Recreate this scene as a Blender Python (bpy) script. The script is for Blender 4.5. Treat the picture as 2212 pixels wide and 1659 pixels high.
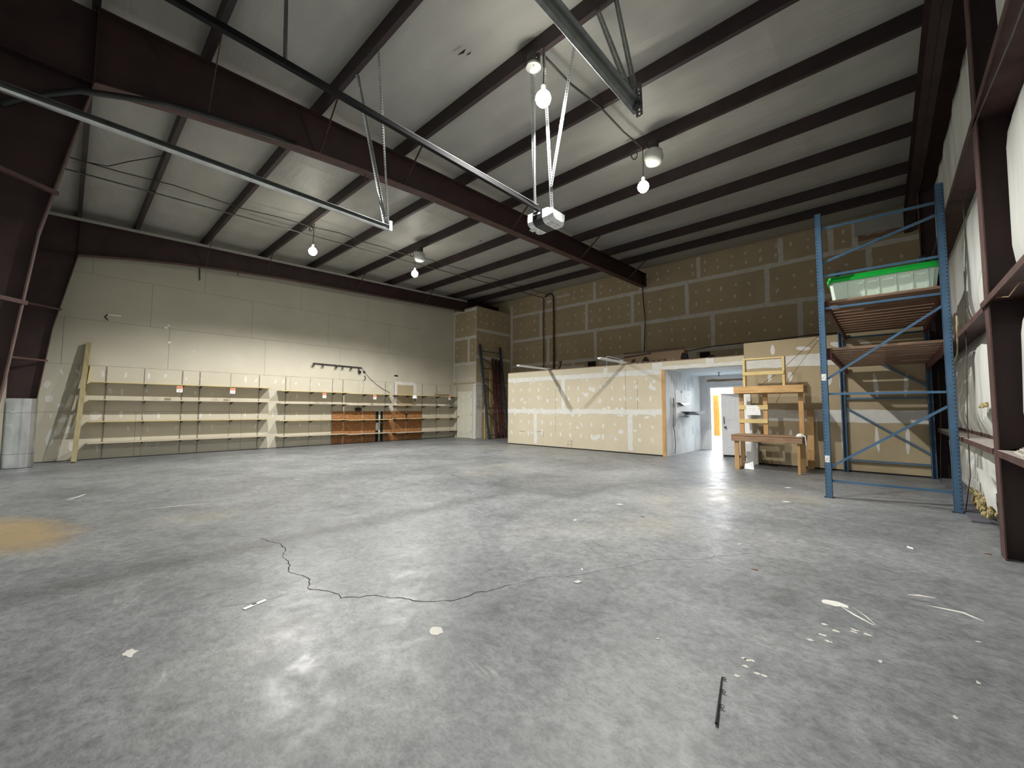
import bpy, math, random
from mathutils import Vector, Matrix
random.seed(7)
for o in list(bpy.data.objects): bpy.data.objects.remove(o)
SC = bpy.context.scene
COL = SC.collection
# ------------------------------------------------------------------ camera
EYE = Vector((0, 0, 1.30))
yaw, pitch, roll = 0.741073, 0.0607833, 0.0033163
fw = Vector((-math.sin(yaw)*math.cos(pitch), math.cos(yaw)*math.cos(pitch), math.sin(pitch)))
rt = Vector((math.cos(yaw), math.sin(yaw), 0)); up = rt.cross(fw)
r2 = rt*math.cos(roll) + up*math.sin(roll); u2 = -rt*math.sin(roll) + up*math.cos(roll)
cd = bpy.data.cameras.new('camera'); cam = bpy.data.objects.new('camera', cd); COL.objects.link(cam)
cam.matrix_world = Matrix.Translation(EYE) @ Matrix((r2, u2, -fw)).transposed().to_4x4()
cd.sensor_width = 36; cd.lens = 883.68/2212*36; cd.clip_start = .05; cd.clip_end = 100
SC.camera = cam
# ------------------------------------------------------------------ world, exposure
w = bpy.data.worlds.new('world'); SC.world = w; w.use_nodes = True
w.node_tree.nodes['Background'].inputs[0].default_value = (.75, .85, 1, 1)
w.node_tree.nodes['Background'].inputs[1].default_value = .6
SC.view_settings.view_transform = 'Standard'; SC.view_settings.look = 'None'
SC.view_settings.gamma = 1; SC.view_settings.use_curve_mapping = False
SC.view_settings.exposure = 0.16
# ------------------------------------------------------------------ hall lamps (hung from the purlins)
LAMPS = [(-3.05, 3.90, 5.21), (-3.06, 6.80, 5.27), (-10.40, 4.00, 5.20), (-10.20, 6.85, 5.30)]
LAMP_W = [800, 760, 1050, 960]
for (x, y, z), W in zip(LAMPS, LAMP_W):
    ld = bpy.data.lights.new('lamp_light', 'SPOT'); ld.shadow_soft_size = .05; ld.energy = W   # downlight cone added under the bare globe; its cutoff keeps upper walls dim
    ld.color = (1, .975, .93); ld.spot_size = math.radians(152); ld.spot_blend = .40
    lo = bpy.data.objects.new('lamp_light', ld); lo.location = (x, y, z-.115); COL.objects.link(lo)
ld = bpy.data.lights.new('back_room_light', 'AREA'); ld.shape = 'RECTANGLE'; ld.size = 1.6; ld.size_y = 1.2; ld.energy = 330
ld.color = (.92, .96, 1)
lo = bpy.data.objects.new('back_room_light', ld); lo.location = (-3.95, 15.9, 2.15); lo.rotation_euler = (math.radians(-62), 0, 0); COL.objects.link(lo)

# ------------------------------------------------------------------ helpers
class MB:
    def __init__(s): s.v = []; s.f = []; s.sm = False
    def add(s, vs, fs):
        n = len(s.v); s.v += [tuple(p) for p in vs]; s.f += [tuple(i+n for i in f) for f in fs]; return s
    def box(s, a, b):
        x0, y0, z0 = a; x1, y1, z1 = b
        if x0 > x1: x0, x1 = x1, x0
        if y0 > y1: y0, y1 = y1, y0
        if z0 > z1: z0, z1 = z1, z0
        return s.add([(x0,y0,z0),(x1,y0,z0),(x1,y1,z0),(x0,y1,z0),(x0,y0,z1),(x1,y0,z1),(x1,y1,z1),(x0,y1,z1)],
                     [(0,3,2,1),(4,5,6,7),(0,1,5,4),(1,2,6,5),(2,3,7,6),(3,0,4,7)])
    def bev(s, a, b, e=.004):   # box with chamfered vertical profile (all 12 edges via two inset rings)
        x0, y0, z0 = [min(p, q) for p, q in zip(a, b)]; x1, y1, z1 = [max(p, q) for p, q in zip(a, b)]
        rings = []
        for z, i in ((z0, e), (z0+e, 0), (z1-e, 0), (z1, e)):
            X0, X1, Y0, Y1 = x0+i, x1-i, y0+i, y1-i
            rings.append([(X0+e,Y0,z),(X1-e,Y0,z),(X1,Y0+e,z),(X1,Y1-e,z),(X1-e,Y1,z),(X0+e,Y1,z),(X0,Y1-e,z),(X0,Y0+e,z)])
        return s.loft(rings)
    def loft(s, rings, cap=True):
        n = len(rings[0]); vs = [p for r in rings for p in r]; fs = []
        for k in range(len(rings)-1):
            for i in range(n):
                j = (i+1) % n; fs.append((k*n+i, k*n+j, (k+1)*n+j, (k+1)*n+i))
        if cap: fs += [tuple(reversed(range(n))), tuple(range((len(rings)-1)*n, len(rings)*n))]
        return s.add(vs, fs)
    def bar(s, p, q, w, h, upv=(0, 0, 1)):
        p = Vector(p); q = Vector(q); d = (q-p).normalized(); U = Vector(upv)
        if abs(d.dot(U)) > .99: U = Vector((0, 1, 0)) if abs(d.y) < .9 else Vector((1, 0, 0))
        sx = d.cross(U).normalized()*w/2; sy = sx.cross(d).normalized()*h/2
        r = lambda c: [c-sx-sy, c+sx-sy, c+sx+sy, c-sx+sy]
        return s.loft([r(p), r(q)])
    def prism(s, poly, ext):
        e = Vector(ext); return s.loft([[Vector(p) for p in poly], [Vector(p)+e for p in poly]])
    def tube(s, pts, r, n=6, close=True):
        pts = [Vector(p) for p in pts]; rings = []
        t0 = (pts[1]-pts[0]).normalized(); a = t0.orthogonal().normalized()
        for i, p in enumerate(pts):
            t = (pts[min(i+1, len(pts)-1)]-pts[max(i-1, 0)]).normalized()
            a = (a - t*a.dot(t)).normalized(); b = t.cross(a)
            rr = r[i] if isinstance(r, (list, tuple)) else r
            rings.append([p+(a*math.cos(2*math.pi*k/n)+b*math.sin(2*math.pi*k/n))*rr for k in range(n)])
        return s.loft(rings, close)
    def lathe(s, c, prof, n=20, ax='z'):
        rings = []
        for r, h in prof:
            ring = []
            for k in range(n):
                a = 2*math.pi*k/n; x, y = r*math.cos(a), r*math.sin(a)
                ring.append((c[0]+x, c[1]+y, c[2]+h) if ax == 'z' else ((c[0]+h, c[1]+x, c[2]+y) if ax == 'x' else (c[0]+x, c[1]+h, c[2]-y)))
            rings.append(ring)
        return s.loft(rings)
    def grid(s, fn, nu, nv):
        vs = [fn(i/nu, j/nv) for j in range(nv+1) for i in range(nu+1)]
        fs = [(j*(nu+1)+i, j*(nu+1)+i+1, (j+1)*(nu+1)+i+1, (j+1)*(nu+1)+i) for j in range(nv) for i in range(nu)]
        return s.add(vs, fs)
    def build(s, name, mat, parent=None, label=None, cat=None, group=None, kind=None, smooth=False):
        me = bpy.data.meshes.new(name); o = bpy.data.objects.new(name, me); COL.objects.link(o)
        if parent is not None:
            root = parent
            while root.parent: root = root.parent
            off = Vector(root['_o']); o.parent = parent
        else:
            xs, ys, zs = zip(*[(p[0], p[1], p[2]) for p in s.v])
            off = Vector(((min(xs)+max(xs))/2, (min(ys)+max(ys))/2, min(zs))); o.location = off
            o['_o'] = list(off)
        me.from_pydata([(p[0]-off.x, p[1]-off.y, p[2]-off.z) for p in s.v], [], s.f)
        me.materials.append(mat); me.validate(); me.update()
        if smooth:
            for p in me.polygons: p.use_smooth = True
        tag(o, label, cat, group, kind); return o
def tag(o, label=None, cat=None, group=None, kind=None):
    if label: o['label'] = label
    if cat: o['category'] = cat
    if group: o['group'] = group
    if kind: o['kind'] = kind
    return o
def thing(name, loc, label=None, cat=None, group=None, kind=None):
    o = bpy.data.objects.new(name, None); COL.objects.link(o); o.location = loc; o['_o'] = list(loc)
    o.empty_display_size = .1
    return tag(o, label, cat, group, kind)
def copy_tree(o, parent=None):
    c = o.copy(); COL.objects.link(c); c.parent = parent
    for ch in list(o.children): copy_tree(ch, c)
    return c
def moved(o, dx, label=None, group=None):
    c = copy_tree(o); c.location = Vector(o.location)+Vector(dx)
    if label: c['label'] = label
    if group: c['group'] = group
    return c
ORD = ['first', 'second', 'third', 'fourth', 'fifth', 'sixth', 'seventh', 'eighth', 'ninth', 'tenth', 'eleventh', 'twelfth', 'thirteenth', 'fourteenth', 'fifteenth', 'sixteenth', 'seventeenth', 'eighteenth']

# ------------------------------------------------------------------ materials
def mat(name, col, rough=.6, metal=0, var=.12, scale=4, bump=0, bscale=30, col2=None, stretch=(1, 1, 1), spec=.5, detail=4):
    m = bpy.data.materials.new(name); m.use_nodes = True; nt = m.node_tree; N = nt.nodes; L = nt.links
    b = N['Principled BSDF']; b.inputs['Roughness'].default_value = rough; b.inputs['Metallic'].default_value = metal
    b.inputs['Specular IOR Level'].default_value = spec
    tc = N.new('ShaderNodeTexCoord'); mp = N.new('ShaderNodeMapping'); mp.inputs['Scale'].default_value = stretch
    L.new(tc.outputs['Object'], mp.inputs[0])
    n = N.new('ShaderNodeTexNoise'); n.inputs['Scale'].default_value = scale; n.inputs['Detail'].default_value = detail
    L.new(mp.outputs[0], n.inputs[0])
    r = N.new('ShaderNodeValToRGB'); r.color_ramp.elements[0].position = .3; r.color_ramp.elements[1].position = .7
    c1 = col2 if col2 else tuple(c*(1-var) for c in col); c2 = col if col2 else tuple(min(1, c*(1+var)) for c in col)
    r.color_ramp.elements[0].color = (*c1, 1); r.color_ramp.elements[1].color = (*c2, 1)
    L.new(n.outputs[0], r.inputs[0]); L.new(r.outputs[0], b.inputs['Base Color'])
    if bump:
        n2 = N.new('ShaderNodeTexNoise'); n2.inputs['Scale'].default_value = bscale; n2.inputs['Detail'].default_value = 3
        L.new(mp.outputs[0], n2.inputs[0]); bp = N.new('ShaderNodeBump'); bp.inputs['Strength'].default_value = bump; bp.inputs['Distance'].default_value = .02
        L.new(n2.outputs[0], bp.inputs['Height']); L.new(bp.outputs[0], b.inputs['Normal'])
    return m
def emit(name, col, st):
    m = bpy.data.materials.new(name); m.use_nodes = True; b = m.node_tree.nodes['Principled BSDF']
    b.inputs['Base Color'].default_value = (.8, .8, .8, 1); b.inputs['Emission Color'].default_value = (*col, 1); b.inputs['Emission Strength'].default_value = st
    return m
M = dict(
    steel=mat('red_oxide_steel', (.034, .015, .015), .6, 0, .3, 3, .15, 40),
    steel_light=mat('red_oxide_steel_lighter', (.085, .042, .037), .6, 0, .3, 6, .1, 40),  # lighter red oxide for flanges, braces and girts
    purlin=mat('purlin_steel', (.030, .017, .018), .55, 0, .25, 3),
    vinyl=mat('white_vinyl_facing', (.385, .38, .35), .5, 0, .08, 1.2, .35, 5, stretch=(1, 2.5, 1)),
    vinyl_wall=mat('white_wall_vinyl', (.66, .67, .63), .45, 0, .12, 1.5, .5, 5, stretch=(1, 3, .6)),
    fiberglass=mat('yellow_fiberglass', (.44, .36, .17), .95, 0, .45, 25, .6, 60),
    paint=mat('painted_wall', (.58, .545, .44), .75, 0, .05, 1.3, .12, 90),
    paper=mat('drywall_paper', (.44, .355, .225), .8, 0, .07, 1.2, .05, 120),
    paper2=mat('drywall_paper_pale', (.61, .545, .41), .8, 0, .05, 1.2, .05, 120),
    mud=mat('joint_compound', (.70, .695, .65), .75, 0, .06, 9, .15, 40),
    mud_grey=mat('joint_compound_dull', (.62, .60, .55), .75, 0, .08, 9, .15, 40),
    skim=mat('skimmed_wall', (.74, .74, .74), .7, 0, .10, 2.5, .1, 40, stretch=(1, 1, .6)),
    dark=mat('dark_gap', (.012, .011, .010), .9, 0, .2, 5),
    dust=mat('pale_dust', (.36, .32, .29), .95, 0, .25, 14),
    black=mat('black_plastic', (.012, .013, .015), .4, 0, .2, 8),
    galv=mat('galvanized_steel', (.62, .65, .67), .33, .9, .18, 7, .05, 20, stretch=(1, 1, .3)),
    galv_dull=mat('galvanized_dull', (.20, .215, .21), .45, .8, .2, 9),
    white=mat('white_paint', (.80, .80, .78), .45, 0, .03, 3),
    white_plastic=mat('white_plastic', (.85, .87, .88), .3, 0, .03, 5),
    card=mat('white_card', (.90, .90, .89), .7, 0, .02, 5),
    orange=mat('orange_print', (.85, .28, .10), .7, 0, .05, 5),
    ink=mat('ink', (.12, .12, .14), .7, 0, .1, 5),
    grey_ink=mat('grey_ink', (.35, .35, .37), .7, 0, .1, 5),
    rail=mat('black_rail', (.006, .006, .007), .55, 0, .2, 8, spec=.15),
    shelf=mat('cream_shelf', (.56, .49, .37), .6, 0, .06, 2, 0, 10, stretch=(3, .5, 1)),
    shelf_edge=mat('raw_shelf_edge', (.62, .50, .20), .7, 0, .15, 5, stretch=(3, .5, 1)),
    std=mat('slotted_standard', (.42, .40, .34), .5, .5, .3, 8),
    bracket=mat('dark_bracket', (.06, .055, .05), .5, .3, .2, 8),
    pine=mat('pine', (.70, .45, .20), .65, 0, .1, 3, .1, 30, col2=(.52, .30, .12), stretch=(1, 8, 8)),
    pine_v=mat('pine_vertical', (.62, .38, .16), .65, 0, .1, 3, .1, 30, col2=(.45, .25, .10), stretch=(8, 8, 1)),
    pine_y=mat('yellow_pine', (.72, .58, .27), .65, 0, .1, 3, .1, 30, col2=(.60, .44, .18), stretch=(1, 8, 8)),
    pine_old=mat('weathered_pine', (.42, .27, .16), .7, 0, .1, 3, .15, 30, col2=(.24, .14, .08), stretch=(1, 9, 9)),
    timber=mat('treated_timber', (.46, .40, .22), .75, 0, .1, 3, .15, 30, col2=(.33, .28, .14), stretch=(8, 8, 1)),
    deck=mat('deck_board', (.30, .19, .12), .8, 0, .1, 2, .15, 30, col2=(.17, .10, .07), stretch=(1, 8, 8)),
    osb=mat('osb', (.46, .22, .075), .7, 0, .1, 14, .3, 40, col2=(.20, .075, .025), detail=6),
    cardboard=mat('cardboard', (.26, .18, .11), .8, 0, .1, 3),
    blue=mat('blue_rack_paint', (.075, .155, .26), .38, .1, .15, 5, .05, 30),
    blue_dull=mat('dull_blue_rack_paint', (.042, .058, .075), .45, .1, .2, 5, .05, 30),
    red=mat('faded_red_beam', (.095, .030, .030), .5, .1, .3, 4),
    rack_red=mat('dark_red_beam', (.11, .035, .03), .55, .1, .3, 5),
    green=mat('green_lid', (.01, .42, .05), .3, 0, .1, 4),
    tote=mat('milky_plastic', (.66, .80, .68), .35, 0, .05, 3),
    frost=mat('frosted_glass', (.62, .63, .60), .25, 0, .06, 6),
    rust=mat('rusty_pipe', (.09, .05, .035), .6, .3, .4, 12),
    orangewood=mat('orange_wood', (.62, .30, .06), .7, 0, .1, 4, col2=(.50, .20, .03), stretch=(8, 8, 1)),
    bluefloor=mat('pale_blue_floor', (.45, .66, .80), .4, 0, .08, 6),
    cream=mat('cream_door', (.72, .71, .60), .5, 0, .03, 3),
    door=mat('white_door', (.80, .81, .83), .45, 0, .03, 3),
    steelgrey=mat('satin_steel', (.22, .21, .22), .35, .9, .1, 10),
    glow=emit('lamp_glow', (1, .96, .84), 60),
)
STX, STY = 6.875, -7.975   # floor mesh coordinates start at its own origin
def floor_mat():
    m = bpy.data.materials.new('polished_concrete'); m.use_nodes = True; nt = m.node_tree; N = nt.nodes; L = nt.links
    b = N['Principled BSDF']; tc = N.new('ShaderNodeTexCoord')
    def noise(s, d, st=(1, 1, 1), rot=0, dist=0):
        mp = N.new('ShaderNodeMapping'); mp.inputs['Scale'].default_value = st; mp.inputs['Rotation'].default_value = (0, 0, rot)
        L.new(tc.outputs['Object'], mp.inputs[0]); n = N.new('ShaderNodeTexNoise')
        n.inputs['Scale'].default_value = s; n.inputs['Detail'].default_value = d; n.inputs['Roughness'].default_value = .62; n.inputs['Distortion'].default_value = dist
        L.new(mp.outputs[0], n.inputs[0]); return n.outputs[0]
    def ramp(f, p0, c0, p1, c1):
        r = N.new('ShaderNodeValToRGB'); e = r.color_ramp.elements
        e[0].position = p0; e[1].position = p1; e[0].color = (*c0, 1); e[1].color = (*c1, 1); L.new(f, r.inputs[0]); return r.outputs[0]
    def mix(f, a, b_, bt='MIX'):
        x = N.new('ShaderNodeMix'); x.data_type = 'RGBA'; x.blend_type = bt
        if isinstance(f, float): x.inputs[0].default_value = f
        else: L.new(f, x.inputs[0])
        L.new(a, x.inputs[6]); L.new(b_, x.inputs[7]); return x.outputs[2]
    base = ramp(noise(.55, 6, dist=.4), .34, (.215, .227, .235), .68, (.365, .378, .388))
    mid = ramp(noise(3.2, 7, dist=.8), .32, (.74, .75, .75), .64, (1, 1, 1))
    fine = ramp(noise(16, 8, dist=.3), .36, (.66, .66, .66), .60, (1, 1, 1))
    sp = ramp(noise(85, 3), .33, (.72, .72, .72), .44, (1, 1, 1))
    c = mix(1.0, base, mid, 'MULTIPLY'); c = mix(.8, c, fine, 'MULTIPLY'); c = mix(.7, c, sp, 'MULTIPLY'); c = mix(.8, c, ramp(noise(38, 8, (1, 1.8, 1), .7, .5), .40, (.74, .74, .74), .56, (1, 1, 1)), 'MULTIPLY')
    white = N.new('ShaderNodeRGB'); white.outputs[0].default_value = (.62, .62, .60, 1)
    wm = ramp(noise(2.1, 9, (1, 2.6, 1), .6, .6), .66, (0, 0, 0), .80, (.55, .55, .55))
    c = mix(wm, c, white.outputs[0])
    tan = N.new('ShaderNodeRGB'); tan.outputs[0].default_value = (.44, .38, .25, 1)
    tm = ramp(noise(.28, 3), .58, (0, 0, 0), .78, (.35, .35, .35)); c = mix(tm, c, tan.outputs[0])
    mp = N.new('ShaderNodeMapping'); mp.vector_type = 'TEXTURE'; mp.inputs['Location'].default_value = (-6.75+STX, -.34+STY, .2); mp.inputs['Rotation'].default_value = (0, 0, .25); mp.inputs['Scale'].default_value = (1.25, .50, 5)
    wob = N.new('ShaderNodeMix'); wob.data_type = 'VECTOR'; wob.inputs[0].default_value = .06
    nz = N.new('ShaderNodeTexNoise'); nz.inputs['Scale'].default_value = 3.5; nz.inputs['Detail'].default_value = 5; L.new(tc.outputs['Object'], nz.inputs[0])
    L.new(tc.outputs['Object'], mp.inputs[0]); L.new(mp.outputs[0], wob.inputs[4]); sc = N.new('ShaderNodeVectorMath'); sc.operation = 'MULTIPLY_ADD'
    sc.inputs[1].default_value = (8, 8, 0); sc.inputs[2].default_value = (-4, -4, 0); L.new(nz.outputs[1], sc.inputs[0]); L.new(sc.outputs[0], wob.inputs[5])
    gr = N.new('ShaderNodeTexGradient'); gr.gradient_type = 'SPHERICAL'; L.new(wob.outputs[1], gr.inputs[0])
    st = N.new('ShaderNodeRGB'); st.outputs[0].default_value = (.40, .29, .14, 1)
    c = mix(ramp(gr.outputs[0], .03, (0, 0, 0), .6, (.8, .8, .8)), c, st.outputs[0])
    L.new(c, b.inputs['Base Color'])
    rr = ramp(noise(5, 6, dist=.5), .35, (.34, .34, .34), .68, (.52, .52, .52)); L.new(rr, b.inputs['Roughness'])
    b.inputs['Specular IOR Level'].default_value = .36
    bp = N.new('ShaderNodeBump'); bp.inputs['Strength'].default_value = .18; bp.inputs['Distance'].default_value = .01
    L.new(noise(9, 5), bp.inputs['Height']); L.new(bp.outputs[0], b.inputs['Normal'])
    return m
M['floor'] = floor_mat()

# geometry constants (metres)
XA = -14.75      # left wall with the shelves
XC = .90         # right wall, outer insulation plane
YB = 14.30       # tall back wall
YP = 11.30       # office partition / storage wall
YF = -.95        # garage door wall
def zr(y): return 5.79 + .035*y          # top of the rafters = underside of the purlins
PURLIN_Y = [-.62, 0.0, 1.02, 2.44, 3.94, 5.40, 6.86, 8.34, 9.81, 11.48, 12.75]   # near face of each purlin
STEEL = 'steel'

# ------------------------------------------------------------------ floor
floor = MB().box((XA-.3, YF-.3, -.2), (XC+.4, 17.2, 0)).build('floor', M['floor'], kind='structure')
def strip(pts, w, z=.0012, jit=.0, mb=None):
    mb = mb or MB(); pts = [Vector((p[0], p[1], z)) for p in pts]; fine = []
    for a, b in zip(pts, pts[1:]):
        n = max(1, int((b-a).length/.035)) if jit else 1
        for k in range(n):
            p = a.lerp(b, k/n); fine.append(p + Vector((random.uniform(-jit, jit), random.uniform(-jit, jit), 0)))
    fine.append(pts[-1]); L, R = [], []
    for i, p in enumerate(fine):
        t = (fine[min(i+1, len(fine)-1)]-fine[max(i-1, 0)]).normalized(); s = Vector((-t.y, t.x, 0))
        ww = w*random.uniform(.35, 1)*(.3 if i in (0, len(fine)-1) else 1); L.append(p+s*ww/2); R.append(p-s*ww/2)
    n = len(L); mb.add(L+R, [(i, i+1, n+i+1, n+i) for i in range(n-1)]); return mb
crackA = [(-4.687,1.403),(-4.502,1.415),(-4.337,1.468),(-4.114,1.437),(-3.966,1.356),(-3.731,1.336),(-3.572,1.267),(-3.387,1.312),(-3.321,1.319),(-3.18,1.283),(-3.12,1.246),(-3.027,1.305),(-2.922,1.348),(-2.824,1.352),(-2.733,1.438),(-2.683,1.523),(-2.6,1.561),(-2.515,1.626),(-2.41,1.666),(-2.285,1.76),(-2.209,1.872),(-2.194,2.044),(-2.137,2.138),(-2.121,2.252),(-2.1,2.3)]
strip(crackA, .0085, jit=.012).build('crack', M['dark'], floor)
crackB = [(-2.1,2.3),(-2.025,2.566),(-1.831,2.788),(-1.773,2.968),(-1.657,3.176),(-1.554,3.483),(-1.418,3.647),(-1.235,3.796),(-1.174,3.975),(-.949,4.281)]
strip(crackB, .006, jit=.012).build('crack', M['ink'], floor)
strip([(-.949,4.281),(-.831,4.233),(-.575,4.323),(-.364,4.414)], .0035, jit=.012).build('crack', M['ink'], floor)
strip([(-3.115,1.242),(-3.146,1.055),(-3.194,.874),(-3.282,.715),(-3.403,.544),(-3.482,.419)], .003, jit=.01).build('crack', M['ink'], floor)
strip([(-5.709,1.099),(-5.136,1.169),(-4.83,1.297),(-4.687,1.40)], .004, jit=.012).build('crack', M['ink'], floor)
strip([(-4.915,2.009),(-4.624,1.972),(-4.438,1.974),(-4.354,2.003)], .006).build('scratch', M['grey_ink'], floor)
def blob(c, rx, ry, a=0, z=.001, n=14, j=.3, mb=None):
    mb = mb or MB(); P = []
    for k in range(n):
        t = 2*math.pi*k/n; r = 1+random.uniform(-j, j); x, y = rx*r*math.cos(t), ry*r*math.sin(t)
        P.append((c[0]+x*math.cos(a)-y*math.sin(a), c[1]+x*math.sin(a)+y*math.cos(a), z))
    return mb.add([(c[0], c[1], z)]+P, [(0, k+1, (k+1) % n+1) for k in range(n)])
mp = M['mud']
m = blob((-.30, 3.56), .075, .045, .3); strip([(-.45,3.55),(-.35,3.53)], .012, mb=m); strip([(-.27,3.53),(-.2,3.45),(-.11,3.37)], .03, .0011, mb=m); strip([(-.22,3.58),(-.15,3.48),(-.1,3.38)], .012, .0013, mb=m)
m.build('paint_splat', mp, floor)
m = strip([(.144,3.949),(.24,3.96),(.312,3.966),(.35,3.93),(.393,3.895)], .035, z=.0012); m.build('paint_splat', mp, floor)
strip([(.058,4.079),(.12,4.12),(.198,4.137)], .05, z=.0012).build('paint_splat', M['mud_grey'], floor)
m = MB()
for q in range(8): blob((-.38+.25*random.random(), 2.9+.35*random.random()), .018, .012, mb=m, j=.4)
for q in range(7): blob((-.62+.14*random.random(), 2.28+.22*random.random()), .014, .011, mb=m, j=.2, z=.0012)
for q in range(6): blob((-.1+.6*random.random(), 2.6+.5*random.random()), .008, .014, mb=m, j=.4)
m.build('paint_drips', M['mud_grey'], floor, kind='stuff')
strip([(-8.562,.091),(-8.75,.2),(-8.931,.28)], .09).build('paint_streak', M['mud_grey'], floor)
strip([(-7.063,.769),(-6.98,1.1),(-6.862,1.438)], .04).build('paint_streak', M['mud_grey'], floor)
strip([(-4.493,1.1),(-4.357,1.384)], .03).build('paint_streak', M['timber'], floor)
m = MB(); blob((-2.0,1.53), .05, .04, mb=m, j=.2); blob((-3.02,.30), .05, .03, mb=m, j=.4); m.build('paint_splat', M['mud_grey'], floor)

# ------------------------------------------------------------------ ceiling (insulation facing between the purlins)
ceil = MB().prism([(XA-.3, YF-.3, zr(YF)+.32), (XC+.3, YF-.3, zr(YF)+.30), (XC+.3, YB+.3, zr(YB)+.30), (XA-.3, YB+.3, zr(YB)+.30)], (0, 0, .05)).build('ceiling', M['galv_dull'], kind='structure')
seams = [XA] + [XA+1.0+1.83*k for k in range(8)] + [XC+.02]
ys = [p+.03 for p in PURLIN_Y] + [YB+.02]
for j in range(len(ys)-1):
    y0, y1 = ys[j], ys[j+1]
    am = random.uniform(.035, .05)
    for i in range(len(seams)-1):
        x0, x1 = seams[i], seams[i+1]; ph = random.uniform(0, 6)
        def fn(u, v, x0=x0, x1=x1, y0=y0, y1=y1, ph=ph, am=am):
            x = x0+(x1-x0)*u; y = y0+(y1-y0)*v
            s = min(1, math.sin(math.pi*v)*1.5)
            z = zr(y)+.232 - am*s - (.012*math.sin(u*7+ph+v*1.5) + .006*math.sin(u*21+ph*2+v*3))*s*math.sin(math.pi*u)
            if u < .01 or u > .99: z -= .008*s
            return (x, y, z)
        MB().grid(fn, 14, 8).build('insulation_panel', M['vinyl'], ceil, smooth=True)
# small tears in the facing
for (x, y, r) in [(-4.0,3.35,.07),(-3.95,3.43,.04),(-8.6,8.0,.05)]:
    MB().prism([(x-r, y, zr(y)+.135), (x+r, y+.01, zr(y)+.135), (x+r*.2, y+r*.5, zr(y)+.135)], (0, 0, .01)).build('facing_tear', M['dark'], ceil)
MB().prism([(-.33,4.75,zr(4.75)+.125), (-.25,5.1,zr(5)+.12), (-.30,5.2,zr(5)+.12), (-.42,5.05,zr(5)+.12)], (0, 0, .01)).build('facing_tear', M['deck'], ceil)
strip([(-.30,4.45),(-.29,4.8)], .03, z=zr(4.6)+.13).build('facing_tear', M['deck'], ceil)

# ------------------------------------------------------------------ walls
def rough_strip_x(y, x0, x1, z0, z1, mb, t=.004, j=.012, step=.16):
    """taped joint on a wall facing -Y, ragged long edges"""
    horiz = (x1-x0) > (z1-z0); n = max(2, int(((x1-x0) if horiz else (z1-z0))/step)); A, B = [], []
    for k in range(n+1):
        f = k/n
        if horiz:
            x = x0+(x1-x0)*f; A.append((x, z0+random.uniform(-j, j))); B.append((x, z1+random.uniform(-j, j)))
        else:
            z = z0+(z1-z0)*f; A.append((x0+random.uniform(-j, j), z)); B.append((x1+random.uniform(-j, j), z))
    vs = []; 
    for d in (0, t): vs += [(p[0], y-d, p[1]) for p in A] + [(p[0], y-d, p[1]) for p in B]
    N = n+1; fs = []
    for k in range(n):
        fs += [(2*N+k, 2*N+k+1, 3*N+k+1, 3*N+k), (k, k+1, 2*N+k+1, 2*N+k), (N+k, N+k+1, 3*N+k+1, 3*N+k)]
    mb.add(vs, fs); return mb
def dabs_x(y, spots, mb, t=.003):
    for (x, z, rx, rz) in spots:
        n = 10; P = []; a0 = random.uniform(-.5, .5) if rz < .1 else random.uniform(-.1, .1)
        for k in range(n):
            a = 2*math.pi*k/n; r = random.uniform(.75, 1.15); px, pz = rx*r*math.cos(a), rz*r*math.sin(a)
            P.append((x+px*math.cos(a0)-pz*math.sin(a0), z+px*math.sin(a0)+pz*math.cos(a0)))
        mb.add([(x, y-t, z)]+[(p[0], y-t*.7, p[1]) for p in P]+[(p[0], y, p[1]) for p in P],
               [(0, k+1, (k+1) % n+1) for k in range(n)] + [(k+1, (k+1) % n+1, n+(k+1) % n+1, n+k+1) for k in range(n)])
    return mb
def to_side(mb, X):   # (x, y-plane 0, z) strips made for a -Y wall turned onto a +X facing wall: x->y, depth->x
    mb.v = [(X-p[1], p[0], p[2]) for p in mb.v]; return mb
PARTS = []
def panel_wall(y, rows, joints, x0, x1, root, pmat, tmat, dens=1.12, topf=None, tape=.065, dab=(.028, .042), skip=None, gapless=False, side=None):
    """rows: list of z edges; joints: x positions of butt joints for each row. side=X builds it on a +X facing wall"""
    dm = MB()
    def out(mb, name, m, kind=None):
        if side is not None: to_side(mb, side)
        mb.build(name, m, root, kind=kind)
    yy = y if side is None else 0
    for r in range(len(rows)-1):
        z0, z1 = rows[r], rows[r+1]; xs = [x0]+joints[r]+[x1]
        for a, b in zip(xs, xs[1:]):
            za = zb = z1
            out(MB().box((a+.002, yy-.012, z0+.002), (b-.002, yy, z1-.002)), 'drywall_panel', pmat)
            x = a+.2+random.uniform(0, .1)
            while x < b-.12:
                for fz in ((.34, .66) if z1-z0 > .4 else ()):
                    if random.random() < .85*dens:
                        zc = z0+(z1-z0)*fz+random.uniform(-.03, .03)
                        if not (skip and skip(x, zc)):
                            dabs_x(yy-.012, [(x+random.uniform(-.02, .02), zc, random.uniform(*dab), random.uniform(dab[1]*.8, dab[1]*2.0))], dm)
                x += .405
        if r > 0:
            out(rough_strip_x(yy-.012, x0, x1, z0-tape, z0+tape, MB()), 'joint_tape', tmat)
        for j in joints[r]:
            out(rough_strip_x(yy-.0125, j-tape, j+tape, z0+tape*.8, z1-tape*.8, MB()), 'joint_tape', tmat)
    out(dm, 'screw_patches', tmat, 'stuff')

# --- tall back wall (facing -Y), bare drywall
back = MB().box((-13.3, YB, 0), (XC+.3, YB+.12, 6.6)).build('wall_back', M['paper'], kind='structure')
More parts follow.
